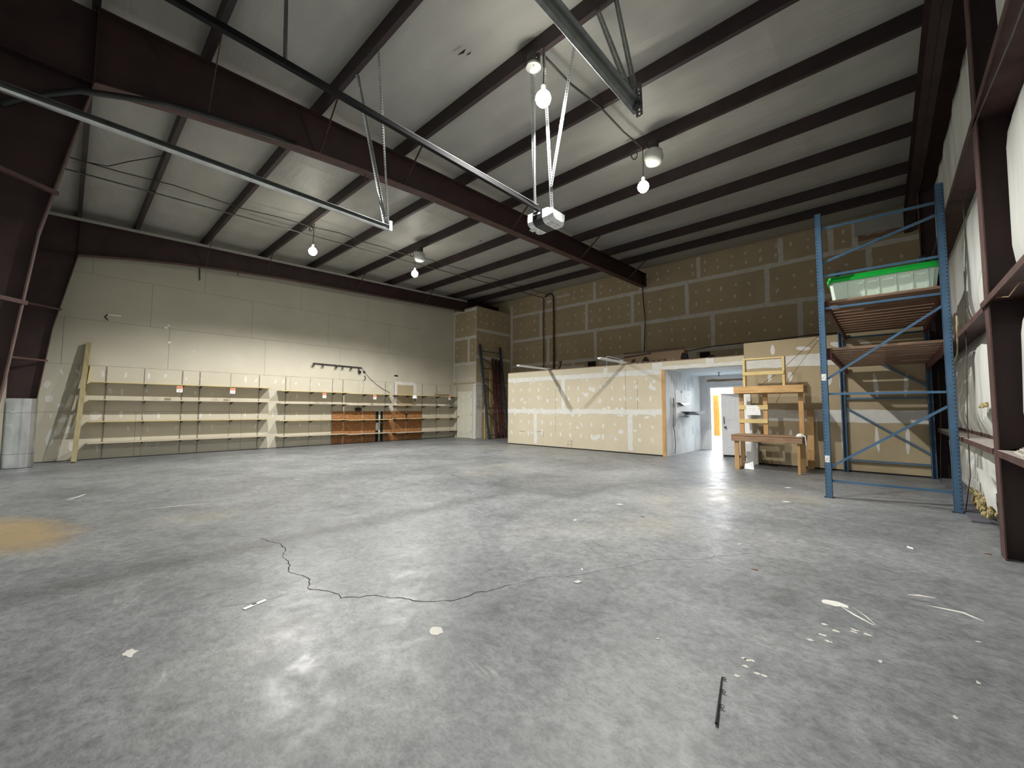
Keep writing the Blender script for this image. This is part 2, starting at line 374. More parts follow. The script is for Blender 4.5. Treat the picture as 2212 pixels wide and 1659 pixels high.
# (opening for the rear doorway is hidden behind the office, so the wall is built in three pieces below)
back.data.clear_geometry()
mb = MB().box((XA-.3, YB, 2.65), (XC+.3, YB+.12, 6.7)).box((XA-.3, YB, 0), (-4.9, YB+.12, 2.65)).box((-2.6, YB, 0), (XC+.3, YB+.12, 2.65))
o = back; off = Vector(o['_o']); o.data.from_pydata([(p[0]-off.x, p[1]-off.y, p[2]-off.z) for p in mb.v], [], mb.f)
vent_skip = lambda x, z: (-9.0 < x < -8.4 or -4.65 < x < -4.1) and z < 3.4
panel_wall(YB, [2.62, 3.30, 4.48, 5.67, 6.50], [[-9.6, -7.2, -4.9, -2.5], [-10.92, -8.54, -6.53, -4.12, -1.75], [-11.34, -8.94, -6.94, -4.93, -2.55, -.2], [-10.57, -8.56, -6.6, -4.53, -2.17, -.98, -.46]],
           -13.2, XC, back, M['paper'], M['mud_grey'], skip=vent_skip)
panel_wall(YB, [0, 1.2, 2.4, 2.62], [[], [-12], []], -13.2, -10.7, back, M['paper'], M['mud_grey'])
rough_strip_x(YB-.013, -13.17, -13.03, .02, 6.2, MB()).build('joint_tape', M['mud_grey'], back)
for (x0, x1, z0, z1) in ((-8.90, -8.53, 2.99, 3.22), (-4.55, -4.23, 3.01, 3.21)):
    MB().box((x0, YB-.022, z0), (x1, YB-.010, z1)).build('vent_opening', M['dark'], back)
for x0, x1, z0, z1 in ((-10.55, -9.05, 3.0, 3.12), (-8.4, -7.4, 3.05, 3.22), (-5.2, -4.65, 3.05, 3.35)):
    rough_strip_x(YB-.014, x0, x1, z0, z1, MB()).build('joint_tape', M['mud_grey'], back)
rough_strip_x(YB-.02, -.46, .5, 5.98, 6.44, MB(), t=.04, j=.02).build('insulation_patch', M['vinyl'], back)
rough_strip_x(YB-.024, -.40, .6, 5.84, 5.98, MB(), t=.03, j=.04).build('water_stain', M['deck'], back)
rough_strip_x(YB-.014, -11.0, -10.72, 6.0, 6.10, MB(), j=.02).build('joint_tape', M['mud'], back)
rough_strip_x(YB-.014, -10.5, -9.75, 6.13, 6.19, MB(), j=.015).build('joint_tape', M['mud_grey'], back)

# --- left wall (facing +X), painted panels with open seams
left = MB().box((XA-.15, YF-.3, 0), (XA-.012, YB+.12, 6.75)).build('wall_left', M['ink'], kind='structure')
rows = [0.015, 1.19, 2.362, 3.51, 4.69, 5.9]
jn = [[1.3, 3.72, 6.15, 8.6, 11.0], [0.2, 2.63, 5.1, 7.5, 9.9], [-.1, 1.90, 4.3, 6.76, 9.2, 11.6], [1.49, 3.9, 6.3, 8.75, 11.2], [.33, 2.65, 5.35, 7.8, 10.2]]
for r in range(5):
    e = [YF-.2]+jn[r]+[12.12]
    for a, b in zip(e, e[1:]):
        g = .0028; off = random.uniform(0, .0015)
        MB().box((XA-.012, a+g, rows[r]+g), (XA+off, b-g, rows[r+1]-g)).build('drywall_panel', M['paint'], left)
dm = MB(); y = -.1
while y < 11.9:
    for zc in (2.16, 1.73, 1.10, .72, .30):
        if random.random() < .8: dabs_x(0, [(y+random.uniform(-.12, .12), zc+random.uniform(-.03, .03), random.uniform(.018, .035), random.uniform(.05, .11))], dm)
    y += .39
for (yy, zz, a, b) in ((-.25, 1.5, .07, .10), (-.2, .55, .07, .22), (.0, 1.0, .10, .07), (.1, .75, .1, .1), (.15, .35, .05, .12), (-.3, 1.85, .06, .10), (-.05, 1.35, .06, .06), (.55, 1.1, .1, .12)):
    dabs_x(0, [(yy, zz, a, b)], dm)
to_side(dm, XA+.0015).build('screw_patches', M['mud'], left, kind='stuff')
m = MB()
for q in ((9.02, 9.14, 1.25, 2.40), (9.96, 10.08, 1.95, 2.36)): rough_strip_x(0, *q, m)
rough_strip_x(0, 9.13, 9.97, 2.28, 2.40, m, t=.0052)
to_side(m, XA+.002).build('joint_tape', M['mud'], left)
MB().box((XA, 9.18, 1.3), (XA+.006, 9.92, 2.26)).build('patch_panel', M['paper'], left)
m = MB(); m.tube([(XA+.02,.64,3.69),(XA+.02,.60,3.62),(XA+.02,.66,3.54)], .012, 5); m.build('wire_stub', M['black'], left)
MB().box((XA, .66, 3.68), (XA+.02, .90, 3.72)).build('paper_flap', M['card'], left)
for (yy, zz, r) in ((1.81,3.53,.04),(1.86,3.60,.03),(1.9,3.12,.04),(2.45,2.95,.02)):
    dabs_x(0, [(yy, zz, r, r*.8)], d := MB(), .02); to_side(d, XA+.002).build('wall_gouge', M['card'], left)
MB().tube([(XA+.02,2.49,5.40),(XA+.03,2.50,5.2),(XA+.02,2.51,5.03)], .014, 5).build('wire_stub', M['bracket'], left)
MB().box((XA, 9.02, 2.60), (XA+.03, 9.17, 2.66)).build('outlet_box', M['black'], left)
MB().box((XA, 9.04, 2.54), (XA+.02, 9.15, 2.60)).build('outlet_plate', M['white'], left)

# --- closet block in the far corner
clo = MB().box((XA, 12.112, 0), (-13.212, 14.3, 5.84)).build('wall_closet', M['paper'], kind='structure')
panel_wall(12.112, [2.40, 3.32, 4.48, 5.80], [[], [-13.7], []], XA, -13.2, clo, M['paper'], M['mud'], dens=.8)
MB().box((XA, 12.100, 0), (-14.40, 12.112, 2.40)).build('drywall_panel', M['paint'], clo)
MB().box((-13.38, 12.098, 0), (-13.2, 12.112, 2.40)).build('joint_tape', M['mud'], clo)
MB().box((-14.40, 12.100, 2.06), (-13.38, 12.112, 2.40)).build('drywall_panel', M['paint'], clo)
panel_wall(0, [0, 1.2, 2.40, 3.58, 4.80, 5.84], [[12.9], [], [13.6], [], [], []], 12.10, 14.28, clo, M['paper'], M['mud_grey'], side=-13.212)
rough_strip_x(0, 12.10, 12.45, .02, 2.3, MB(), j=.02).v
for q in ((XA+.01, XA+.09, 2.5, 5.78), (-13.225, -13.205, 2.4, 5.82)): rough_strip_x(12.0975, *q, MB(), j=.006).build('joint_tape', M['mud'], clo)
rough_strip_x(12.097, XA+.05, -13.22, 5.66, 5.78, MB(), j=.02).build('joint_tape', M['mud'], clo)
MB().box((XA, 12.0965, 2.47), (-13.21, 12.1, 3.25)).build('primed_panel', M['paint'], clo)
dabs_x(12.0965, [(-14.6+.28*q, 2.60+.01*q, .03, .06) for q in range(5)], MB()).build('screw_patches', M['mud'], clo, kind='stuff')
m = rough_strip_x(0, 12.11, 12.46, .02, 2.3, MB(), j=.02); to_side(m, -13.199).build('joint_tape', M['mud_grey'], clo)
# closet door
def panel_door(root, x0, x1, y, z1, m, rows, cols=2, ft=.035):
    """panelled leaf facing -Y; parts go under root"""
    MB().box((x0, y, 0.012), (x1, y+ft, z1)).build('door_leaf', m, root)
    wd = x1-x0; st = wd*.13; pw = (wd-st*(cols+1))/cols
    for (za, zb) in rows:
        for c in range(cols):
            a = x0+st+c*(pw+st); b = a+pw; e = .022
            mb = MB(); mb.box((a, y-.004, za), (b, y, za+.008)).box((a, y-.004, zb-.008), (b, y, zb)).box((a, y-.004, za), (a+.008, y, zb)).box((b-.008, y-.004, za), (b, y, zb))
            mb.loft([[(a+e, y, za+e), (b-e, y, za+e), (b-e, y, zb-e), (a+e, y, zb-e)], [(a+2*e, y-.007, za+2*e), (b-2*e, y-.007, za+2*e), (b-2*e, y-.007, zb-2*e), (a+2*e, y-.007, zb-2*e)]])
            mb.build('door_panel', m, root)
d1 = thing('door_1', (-13.9, 12.09, 0), kind='structure')
panel_door(d1, -14.37, -13.47, 12.075, 2.03, M['cream'], [(.18, .88), (1.0, 1.55), (1.66, 1.92)])
for z in (.25, 1.0, 1.8): MB().box((-13.475, 12.068, z), (-13.455, 12.08, z+.09)).build('hinge', M['steelgrey'], d1)
MB().lathe((-14.30, 12.075, .95), [(.012, 0), (.012, -.03), (.028, -.035), (.028, -.06), (.01, -.065)], 12, 'y').build('door_knob', M['steelgrey'], d1)
m = MB().box((-14.41, 12.07, 0), (-14.37, 12.11, 2.07)).box((-13.47, 12.07, 0), (-13.40, 12.11, 2.07)).box((-14.37, 12.071, 2.03), (-13.47, 12.109, 2.069))
m.build('door_frame', M['cream'], d1)

# --- office partition and its roof deck
off = MB().box((-10.52, YP, 0), (-4.60, YP+.12, 2.64)).build('wall_office', M['paper2'], kind='structure')
panel_wall(YP, [0.03, 1.22, 2.36, 2.635], [[-9.2, -5.6], [-8.0], [-6.4]], -10.53, -4.62, off, M['paper2'], M['mud'], dens=1.15, dab=(.03, .05), tape=.075)
mb = MB(); sp = []
for q in range(34): sp.append((random.uniform(-10.4, -4.8), random.choice([random.uniform(1.4, 2.2), random.uniform(.3, 1.1)]), random.uniform(.02, .07), random.uniform(.02, .06)))
for q in range(44): sp.append((random.uniform(-10.4, -4.8), random.choice([1.31, 1.13, 2.27])+random.uniform(-.04, .04), random.uniform(.03, .08), random.uniform(.02, .05)))
sp += [(-6.85, 1.92, .10, .08), (-6.75, .42, .17, .09), (-8.9, .50, .07, .12), (-5.9, .62, .10, .08), (-4.9, 1.9, .14, .06), (-7.1, 1.75, .1, .08)]
dabs_x(YP-.012, sp, mb, .004).build('screw_patches', M['mud'], off, kind='stuff')
MB().box((-10.53, YP-.014, 0), (-4.62, YP, .03)).build('bottom_gap', M['dark'], off)
m = MB(); m.tube([(-9.15,YP-.018,.52),(-8.85,YP-.018,.52)], .004, 4); m.tube([(-8.85,YP-.018,.52),(-8.86,YP-.018,.34)], .004, 4); m.tube([(-9.95,YP-.018,.50),(-9.7,YP-.018,.49)], .004, 4)
m.box((-7.82,YP-.016,.13),(-7.66,YP-.012,.134)).box((-7.82,YP-.016,.24),(-7.66,YP-.012,.244)).box((-7.67,YP-.016,.04),(-7.66,YP-.012,.28)).box((-7.82,YP-.016,.10),(-7.81,YP-.012,.16))
m.build('cut_line', M['ink'], off)
for (x, z0, z1) in ((-8.32, .55, 2.0), (-5.74, 1.2, 2.5), (-5.36, 1.25, 2.2)): MB().box((x, YP-.016, z0), (x+.006, YP-.012, z1)).build('hairline_crack', M['cardboard'], off)
MB().box((-4.625, YP-.05, 0), (-4.53, YP+.0, 2.39)).build('end_post', M['pine_v'], off)
MB().box((-10.535, YP-.002, 2.62), (-2.56, YP+.14, 2.66)).build('top_plate', M['deck'], off)
MB().box((-4.61, YP-.012, 2.405), (-2.555, YP+.12, 2.635)).build('header_panel', M['paper2'], off)
rough_strip_x(YP-.013, -4.6, -2.56, 2.41, 2.50, MB(), j=.012).build('joint_tape', M['mud'], off)
rough_strip_x(YP-.0178, -4.9, -4.6, 2.42, 2.63, MB(), j=.012).build('joint_tape', M['mud'], off)
rough_strip_x(YP-.0175, -3.45, -3.25, 2.45, 2.63, MB(), j=.02).build('joint_tape', M['mud'], off)
MB().box((-10.52, YP+.12, 0), (-10.40, YB, 2.64)).build('side_wall', M['paper'], off)
MB().box((-10.5, YP+.1, 2.56), (-2.5, YB-.03, 2.64)).build('deck_floor', M['deck'], off)
# storage wall (right of the alcove)
sto = MB().box((-2.55, YP, 0), (.60, YP+.12, 2.94)).build('wall_storage', M['paper'], kind='structure')
panel_wall(YP, [0.03, 1.17, 2.42, 2.935], [[], [], []], -2.56, .60, sto, M['paper'], M['mud'], dens=0, tape=.13)
MB().box((-2.56, YP-.010, 0), (.60, YP, .03)).build('bottom_gap', M['dark'], sto)
sp = []
for x in (-2.05, -1.65, -.72, -.17, .28):
    sp += [(x, .70, .035, .27), (x+.02, 1.80, .035, .28)] if x > -1 else [(x, .72, .035, .12), (x+.03, 2.08, .05, .12)]
sp += [(-1.95, 2.72, .05, .12), (-1.35, 2.70, .13, .05), (-.75, 2.72, .15, .06), (-1.0, 2.85, .09, .03), (-.3, 2.72, .12, .05), (-2.3, .74, .04, .1), (-.9, 1.95, .05, .12)]
dabs_x(YP-.012, sp, MB(), .004).build('screw_patches', M['mud'], sto, kind='stuff')
MB().box((-2.55, YP+.12, 0), (-2.43, YB, 2.64)).build('side_wall', M['skim'], sto)
MB().box((-2.55, YP+.12, 2.86), (.60, YB, 2.94)).build('deck_floor', M['deck'], sto)
MB().box((-2.55, YP+.12, 2.64), (-2.43, YB, 2.90)).build('side_wall', M['paper'], sto)
# alcove
al = MB().box((-4.66, YP+.002, 0), (-4.53, 14.2, 2.56)).build('wall_alcove', M['skim'], kind='structure')
MB().box((-4.53, 14.2, 0), (-4.25, 14.3, 2.40)).box((-3.29, 14.2, 0), (-2.56, 14.3, 2.40)).box((-4.25, 14.2, 2.03), (-3.29, 14.3, 2.40)).build('rear_wall', M['skim'], al)
MB().box((-4.6, YP+.1, 2.40), (-2.5, 14.25, 2.55)).build('alcove_ceiling', M['skim'], al)
rough_strip_x(14.198, -4.32, -3.2, 2.21, 2.28, MB(), j=.012).build('brown_scuff', M['cardboard'], al)
dm = MB(); sp = [(random.uniform(11.6, 13.9), random.choice([random.uniform(.3, 1.0), random.uniform(1.9, 2.3)]), random.uniform(.03, .09), random.uniform(.08, .22)) for q in range(26)]
dabs_x(0, sp, dm, .001); to_side(dm, -4.53).build('grey_patches', mat('blotch_grey', (.60, .60, .61), .7, 0, .05, 3), al, kind='stuff')  # slightly greyer blotches scattered over the skimmed wall
MB().box((-4.53, 12.33, .32), (-4.522, 12.45, .47)).build('outlet_plate', M['white'], al)
# doorway with frame and room beyond
d2 = thing('door_2', (-3.75, 14.2, 0), kind='structure')
MB().box((-4.29, 14.17, 0), (-4.21, 14.199, 2.06)).box((-3.33, 14.17, 0), (-3.25, 14.199, 2.06)).box((-4.21, 14.17, 2.0), (-3.33, 14.199, 2.06)).box((-4.25, 14.20, 0), (-4.23, 14.42, 2.03)).box((-3.31, 14.20, 0), (-3.29, 14.42, 2.03)).box((-4.23, 14.20, 2.01), (-3.31, 14.42, 2.03)).build('door_frame', M['white'], d2)
room = MB().box((-6.2, 17.0, 0), (-2.0, 17.1, 2.4)).build('wall_room', M['white'], kind='structure')
MB().box((-6.3, 14.42, 0), (-6.2, 17.1, 2.4)).build('side_wall', M['white'], room)
MB().box((-2.1, 14.42, 0), (-2.0, 17.1, 2.4)).build('side_wall', M['white'], room)
MB().box((-6.3, 14.42, 2.4), (-2.0, 17.1, 2.5)).build('room_ceiling', M['white'], room)
MB().box((-6.2, 14.32, 0), (-2.1, 17.0, .004)).build('floor_covering', M['bluefloor'], room)

# open door leaf, hinged on the right alcove wall
d3 = thing('door_3', (-2.58, 12.72, 0), kind='structure')
panel_door(d3, -3.47, -2.60, 12.70, 1.74, M['door'], [(.22, .78), (.98, 1.62)])
MB().box((-3.45, 12.69, 0), (-2.62, 12.73, .05)).build('leaf_foot_strip', M['black'], d3)  # black strip across the foot of the leaf
m = MB(); m.tube([(-3.42,12.69,1.10),(-3.42,12.64,1.09),(-3.42,12.63,1.00),(-3.42,12.64,.93),(-3.42,12.69,.92)], .012, 6); m.build('pull_handle', M['steelgrey'], d3)
MB().lathe((-3.39, 12.70, .82), [(.015, 0), (.015, -.03), (.034, -.04), (.034, -.07), (.012, -.08)], 12, 'y').build('door_knob', M['steelgrey'], d3)
for o in d3.children: pass
d3.rotation_euler.z = math.radians(19)

# --- right wall: insulation facing between girts
right = MB().box((XC+.06, YF-.3, 0), (XC+.16, YB+.1, 6.5)).build('wall_right', M['galv_dull'], kind='structure')
zs = [0.02, .95, 2.29, 4.03, 5.98]
yc = [YF, .85, 2.65, 4.30, 5.67, 7.15, 8.6, 10.1, 11.5, 13.0, 14.25]
for r in range(4):
    for i in range(len(yc)-1):
        y0, y1, z0, z1 = yc[i], yc[i+1], zs[r], zs[r+1]; ph = random.uniform(0, 6)
        torn = (r == 0 and 5.6 < y0 < 8)
        def fn(u, v, y0=y0, y1=y1, z0=z0, z1=z1, ph=ph, torn=torn):
            yy = y0+(y1-y0)*u; zz = z0+(z1-z0)*v
            s = min(1, 1.7*math.sin(math.pi*v)) * min(1, .35+1.4*math.sin(math.pi*u))
            if torn and v < .3: zz = z0+.10+.12*abs(math.sin(yy*2.1))+(z1-z0)*v*.7; s = 1.1
            x = XC+.05 - .10*s - .012*math.sin(yy*7+ph+v*2)*s - .007*math.sin(yy*19+ph*2-v*3)*s
            return (x, yy, zz)
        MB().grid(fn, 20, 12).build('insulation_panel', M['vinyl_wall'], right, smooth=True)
rw = MB(); rw.grid(lambda u, v: (XC+.03-.0*v, 14.28 if 0 else (YF+(YB-YF)*u), 5.95+(zr(YF+(YB-YF)*u)+.2-5.95)*v), 12, 2).build('insulation_panel', M['vinyl_wall'], right)
MB().box((.68, 7.2, 0), (.90, 11.3, .02)).build('base_dark_strip', M['ink'], right)  # dark strip painted in for the dark gap under the torn insulation
def fluff(c, s, n, root, name='fiberglass_tuft'):
    mb = MB()
    for q in range(n):
        p = Vector(c)+Vector((random.uniform(-.4, .4)*s[0], random.uniform(-.5, .5)*s[1], random.uniform(-.5, .5)*s[2])); r = random.uniform(.012, .036)
        rings = []
        for h in (-1, -.5, .1, .6, 1):
            rr = r*math.sqrt(max(.03, 1-h*h)); rings.append([(p.x+rr*.6*random.uniform(.6, 1.3)*math.cos(a), p.y+rr*random.uniform(.6, 1.4)*math.sin(a), p.z+h*r*random.uniform(.6, 1.2)) for a in [k*math.pi/3 for k in range(6)]])
        mb.loft(rings)
    return mb.build(name, M['fiberglass'], root)
fluff((.80, 7.55, .20), (.10, 1.1, .18), 90, right)
fluff((.80, 6.9, .26), (.08, .5, .12), 40, right)
fluff((.835, 7.25, 1.355), (.03, .5, .03), 26, right)
# loose torn facing flap
MB().grid(lambda u, v: (.77-.05*math.sin(3*u)+.03*v, 6.55+.75*u*(1-.55*v)+.04*math.sin(6*v), .66-.42*v+.14*u*v+.03*math.sin(9*u)*v), 12, 8).build('torn_facing', M['vinyl_wall'], right, smooth=True)
MB().grid(lambda u, v: (.835-.015*math.sin(3*u)-.012*v, 7.0+.40*u*(1-.5*v), 1.35-.13*v-.03*u+.02*math.sin(11*u)*v), 10, 6).build('torn_facing', M['vinyl_wall'], right, smooth=True)
# --- front wall with closed sectional garage door (behind the camera)
frontw = MB().box((XA, YF-.15, 0), (-5.35, YF-.02, 6.3)).box((-1.45, YF-.15, 0), (XC+.1, YF-.02, 6.3)).box((-5.35, YF-.15, 3.72), (-1.45, YF-.02, 6.3)).build('wall_front', M['vinyl_wall'], kind='structure')
gd = thing('garage_door', (-3.4, YF, 0), 'closed white sectional garage door in the wall behind the viewpoint', 'garage door')
for k in range(6): MB().bev((-5.33, YF-.09, .02+k*.615), (-1.47, YF-.04, .63+k*.615), .008).build('door_section', M['white'], gd)

# ------------------------------------------------------------------ steel frames
def ibeam_plate(mb, poly, x, t): mb.prism([(x-t/2, p[0], p[1]) for p in poly], (t, 0, 0))
def frame(X, label, with_column=True, depthf=1.0, yb=YB-.05, fl=.10, knee=True, colw=True):
    t = thing('portal_frame', (X, -.65, 0), label, 'steel frame')
    bot = [(.05, 4.90), (.88, 5.05), (1.95, 5.20), (3.1, 5.31), (4.6, 5.42), (7.4, 5.52), (10.5, 5.65), (yb, 5.80)]
    if not knee: bot = [(YF+.1, 5.30), (7.0, 5.50), (yb, 5.80)]
    y0 = .05 if knee else YF+.1
    top = [(y0, zr(y0)-.012), (yb, zr(yb)-.012)]
    m = MB(); m.prism([(X-.004, p[0], p[1]) for p in bot] + [(X-.004, p[0], p[1]) for p in reversed(top)], (.008, 0, 0)); m.build('rafter_web', M[STEEL], t)
    m = MB()
    for a, b in zip(bot, bot[1:]): m.prism([(X-fl, a[0], a[1]), (X-fl, b[0], b[1]), (X-fl, b[0], b[1]+.012), (X-fl, a[0], a[1]+.012)], (2*fl, 0, 0))
    m.build('rafter_bottom_flange', M['steel_light'] if knee else M[STEEL], t)
    m = MB(); m.prism([(X-fl, top[0][0], top[0][1]), (X-fl, top[1][0], top[1][1]), (X-fl, top[1][0], top[1][1]+.012), (X-fl, top[0][0], top[0][1]+.012)], (2*fl, 0, 0)); m.build('rafter_top_flange', M[STEEL], t)
    if with_column:
        inn = [(-.62, 0), (-.42, 1.53), (-.27, 3.1), (.05, 4.90)]; outy = -.84
        m = MB(); m.prism([(X-.004, p[0], p[1]) for p in inn] + [(X-.004, .05, zr(.05)-.01), (X-.004, outy, zr(outy)-.01), (X-.004, outy, 0)], (.008, 0, 0)); m.build('column_web', M[STEEL], t)
        m = MB()
        for a, b in zip(inn, inn[1:]): m.prism([(X-fl, a[0], a[1]), (X-fl, b[0], b[1]), (X-fl, b[0]+.012, b[1]), (X-fl, a[0]+.012, a[1])], (2*fl, 0, 0))
        m.build('column_inner_flange', M['steel_light'], t)
        MB().box((X-fl, outy-.012, 0), (X+fl, outy, zr(outy))).build('column_outer_flange', M[STEEL], t)
        MB().prism([(X-fl, .05, 4.90), (X-fl, .062, 4.90), (X-fl, .062, zr(.05)-.01), (X-fl, .05, zr(.05)-.01)], (2*fl, 0, 0)).build('knee_stiffener', M[STEEL], t)
        MB().box((X-fl, outy, 4.885), (X+fl, .05, 4.897)).build('knee_stiffener', M[STEEL], t)
        MB().box((X-.2, outy-.1, 0), (X+.2, -.52, .02)).build('base_plate', M[STEEL], t)
        for z in (2.35, 3.55):
            MB().bar((X+fl-.02, -.40+.13*(z-1.5)-.02, z), (X+.62, outy, z-.0), .04, .04).build('column_brace', M['steel_light'], t)
    MB().box((X-fl, yb-.012, 5.80), (X+fl, yb, zr(yb))).build('end_plate', M[STEEL], t)
    MB().lathe((X+.0, 3.3, 5.22), [(.012, 0), (.012, .09)], 6).build('bolt', M['steel_light'], t) if knee else None
    return t
f1 = frame(-6.45, 'dark red tapered steel frame crossing mid-hall, its column filling the left edge')
f2 = frame(-14.05, 'dark red tapered steel frame beside the painted shelf wall, column foot in metal sleeve')
f3 = frame(.58, 'dark steel rafter along the top of the right-hand insulated wall', with_column=False, knee=False, fl=.08)
# insulation hem on top of the far frame
hem = MB(); hem.prism([(-13.96, -.6, zr(-.6)+.0), (-13.96, 12.2, zr(12.2)+.0), (-13.955, 12.2, zr(12.2)-.07), (-13.955, -.6, zr(-.6)-.07)], (.02, 0, 0))
hem.build('insulation_hem', M['vinyl'], f2)
# flange braces between purlins and rafters
def braces(X, ks, root, side=1):
    import bisect
    bot = [(.05, 4.90), (.88, 5.05), (1.95, 5.20), (3.1, 5.31), (4.6, 5.42), (7.4, 5.52), (10.5, 5.65), (14.25, 5.80)]
    for y in ks:
        for a, b in zip(bot, bot[1:]):
            if a[0] <= y <= b[0]: zb = a[1]+(b[1]-a[1])*(y-a[0])/(b[0]-a[0])
        MB().bar((X+side*.085, y+.06, zb+.02), (X+side*.78, y+.05, zr(y)+.03), .045, .008, (0, 1, 0)).build('flange_brace', M['steel_light'], root)
braces(-6.45, [1.02, 2.44, 3.94, 6.86, 9.81, 12.75], f1)
braces(-14.05, [2.44, 3.94, 6.86, 9.81], f2)
# purlins
pl = ['dark steel eave purlin over the garage-door wall']+[f'dark red-brown steel roof purlin running across the hall, {ORD[k]} from the garage-door wall' for k in range(1, 10)]+['dark steel roof purlin nearest the bare back wall']
for k, y in enumerate(PURLIN_Y):
    z = zr(y); h = .23; f = .07; tt = .006
    prof = [(y, z), (y+f, z+.0025), (y+f, z+.022), (y+f-tt, z+.022), (y+f-tt, z+tt), (y+tt, z+tt), (y+tt, z+h-tt), (y+f-tt, z+h-tt), (y+f-tt, z+h-.02), (y+f, z+h-.02), (y+f, z+h), (y, z+h)]
    MB().prism([(XA+.02, p[0], p[1]) for p in prof], (XC-XA-.06, 0, 0)).build('roof_purlin', M['purlin'], label=pl[k], cat='purlin', group='roof purlins')
# wall columns and girts
def wall_column(yf, x0, x1, label, ztop=5.75, w=.20):
    t = thing('wall_column', (x0, yf-w/2, 0), label, 'steel column')
    MB().box((x0, yf-w, 0), (x0+.010, yf, ztop)).build('inner_flange', M['steel_light'], t)
    MB().box((x0+.01, yf-w/2-.004, 0), (x1, yf-w/2+.004, ztop)).build('web', M[STEEL], t)
    MB().box((x1, yf-w, 0), (x1+.01, yf, ztop)).build('outer_flange', M[STEEL], t)
    return t
wall_column(5.77, .71, .93, 'dark red steel column on the right wall, nearest the camera')
wall_column(11.60, .62, .93, 'dark red steel column in the far right corner behind the rack')
def girt(y0, y1, z, x0, x1, label, root=None):
    prof = [(x0, z-.055), (x0+.008, z-.055), (x0+.008, z-.008), (x1, z-.008), (x1, z+.05), (x1+.006, z+.05), (x1+.006, z), (x0, z)]
    return MB().prism([(p[0], y0, p[1]) for p in prof], (0, y1-y0, 0)).build('wall_girt', M['steel_light'], label=label, cat='girt', group='wall girts')
g1 = girt(-.9, 5.57, .95, .70, .93, 'dusty red steel girt at knee height, in front of the near wall column')
g2 = girt(5.775, 11.38, .95, .70, .93, 'dusty red steel girt at knee height, between the near column and far corner')
for g, ya, yb in ((g1, -.88, 5.55), (g2, 5.79, 11.36)):
    g['_o'] = list(g.location); MB().box((.704, ya, .9502), (.925, yb, .9535)).build('dust_layer', M['dust'], g)
girt(-.9, 5.775, 2.30, .685, .93, 'red steel girt above head height running towards the camera, in front of the column')
girt(5.78, 11.38, 2.28, .70, .93, 'red steel girt above head height behind the blue rack')
girt(-.9, 5.76, 4.02, .685, .93, 'red steel girt high on the right wall, near the top right corner')
girt(5.78, 14.2, 4.08, .70, .93, 'red steel girt high on the right wall above the blue rack top')
girt(5.2, 14.2, 5.96, .71, .93, 'dark steel girt at the very top of the right wall')
rb = MB(); rb.tube([(.78, 3.2, 3.955), (.76, 4.4, 3.96), (.72, 5.3, 3.962), (.705, 5.70, 3.966)], .005, 5); rb.build('steel_wire', M['galv_dull'], label='thin grey wire running along underside of the high near girt', cat='wire')
pb = thing('board_scraps', (.80, 5.2, .95), 'small stack of pale dusty board scraps lying on knee-high girt', 'board scraps')
for k in range(5): MB().prism([(.73+.02*k, 4.8+.05*k, .954+k*.013), (.89, 4.82, .954+k*.013), (.88-.01*k, 5.34-.05*k, .954+k*.013), (.76+.01*k, 5.30-.03*k, .954+k*.013)], (0, 0, .012)).build('board', M['dust'] if k % 2 else M['mud_grey'], pb)

# ------------------------------------------------------------------ metal sleeve around the far column foot
sl = thing('metal_sleeve', (-13.9, -.63, 0), 'galvanized sheet-metal sleeve wrapped around column foot at left edge', 'column sleeve')
MB().lathe((-13.9, -.63, 0), [(.235, .01), (.235, 1.49), (.225, 1.49), (.225, .01)], 36).build('sheet', M['galv'], sl, smooth=False)
for z in (.30, 1.18): MB().lathe((-13.9, -.63, z), [(.237, 0), (.237, .008)], 36).build('seam', M['galv_dull'], sl)
for (a, z) in ((-.55, .32), (-.6, .92), (-.35, 1.20)):
    ca, sa = math.cos(a), math.sin(a); p = Vector((-13.9+.239*ca, -.63+.239*sa, z)); d = Vector((-sa, ca, 0))*.055
    MB().bar(p-d, p+d, .004, .02).build('bright_tab', M['white_plastic'], sl)

# ------------------------------------------------------------------ wall shelving on the left wall
secs = [(.42, 4.44, [1.94, 1.50, .96, .43], 'leftmost section'), (4.68, 6.92, [1.87, 1.46, .90, .39], 'second section from the left'),
        (6.96, 8.76, [1.85, 1.43, .88, .36], 'third section, over the orange board'), (8.94, 12.05, [1.85, 1.43, .90, .34], 'section next to the closet door')]
hn = ['top', 'second from top', 'third from top', 'bottom']
for (y0, y1, zz, nm) in secs:
    for k, z in enumerate(zz):
        t = thing('shelf_board', (XA+.02, (y0+y1)/2, z), f'cream wall shelf board, {hn[k]} level of the {nm}', 'shelf board', 'wall shelf boards')
        MB().bev((XA+.022, y0, z-.019), (XA+.40, y1, z), .002).build('board', M['shelf'], t)
        MB().box((XA+.40, y0, z-.019), (XA+.403, y1, z-.001)).build('front_edge', M['shelf_edge'] if (k+int(y0)) % 2 == 0 else M['shelf'], t)
ysd = [.70, 1.44, 2.24, 2.64, 3.41, 4.17, 4.95, 5.74, 6.51, 6.89, 7.68, 8.62, 9.02, 9.59, 10.38, 11.14, 11.92]
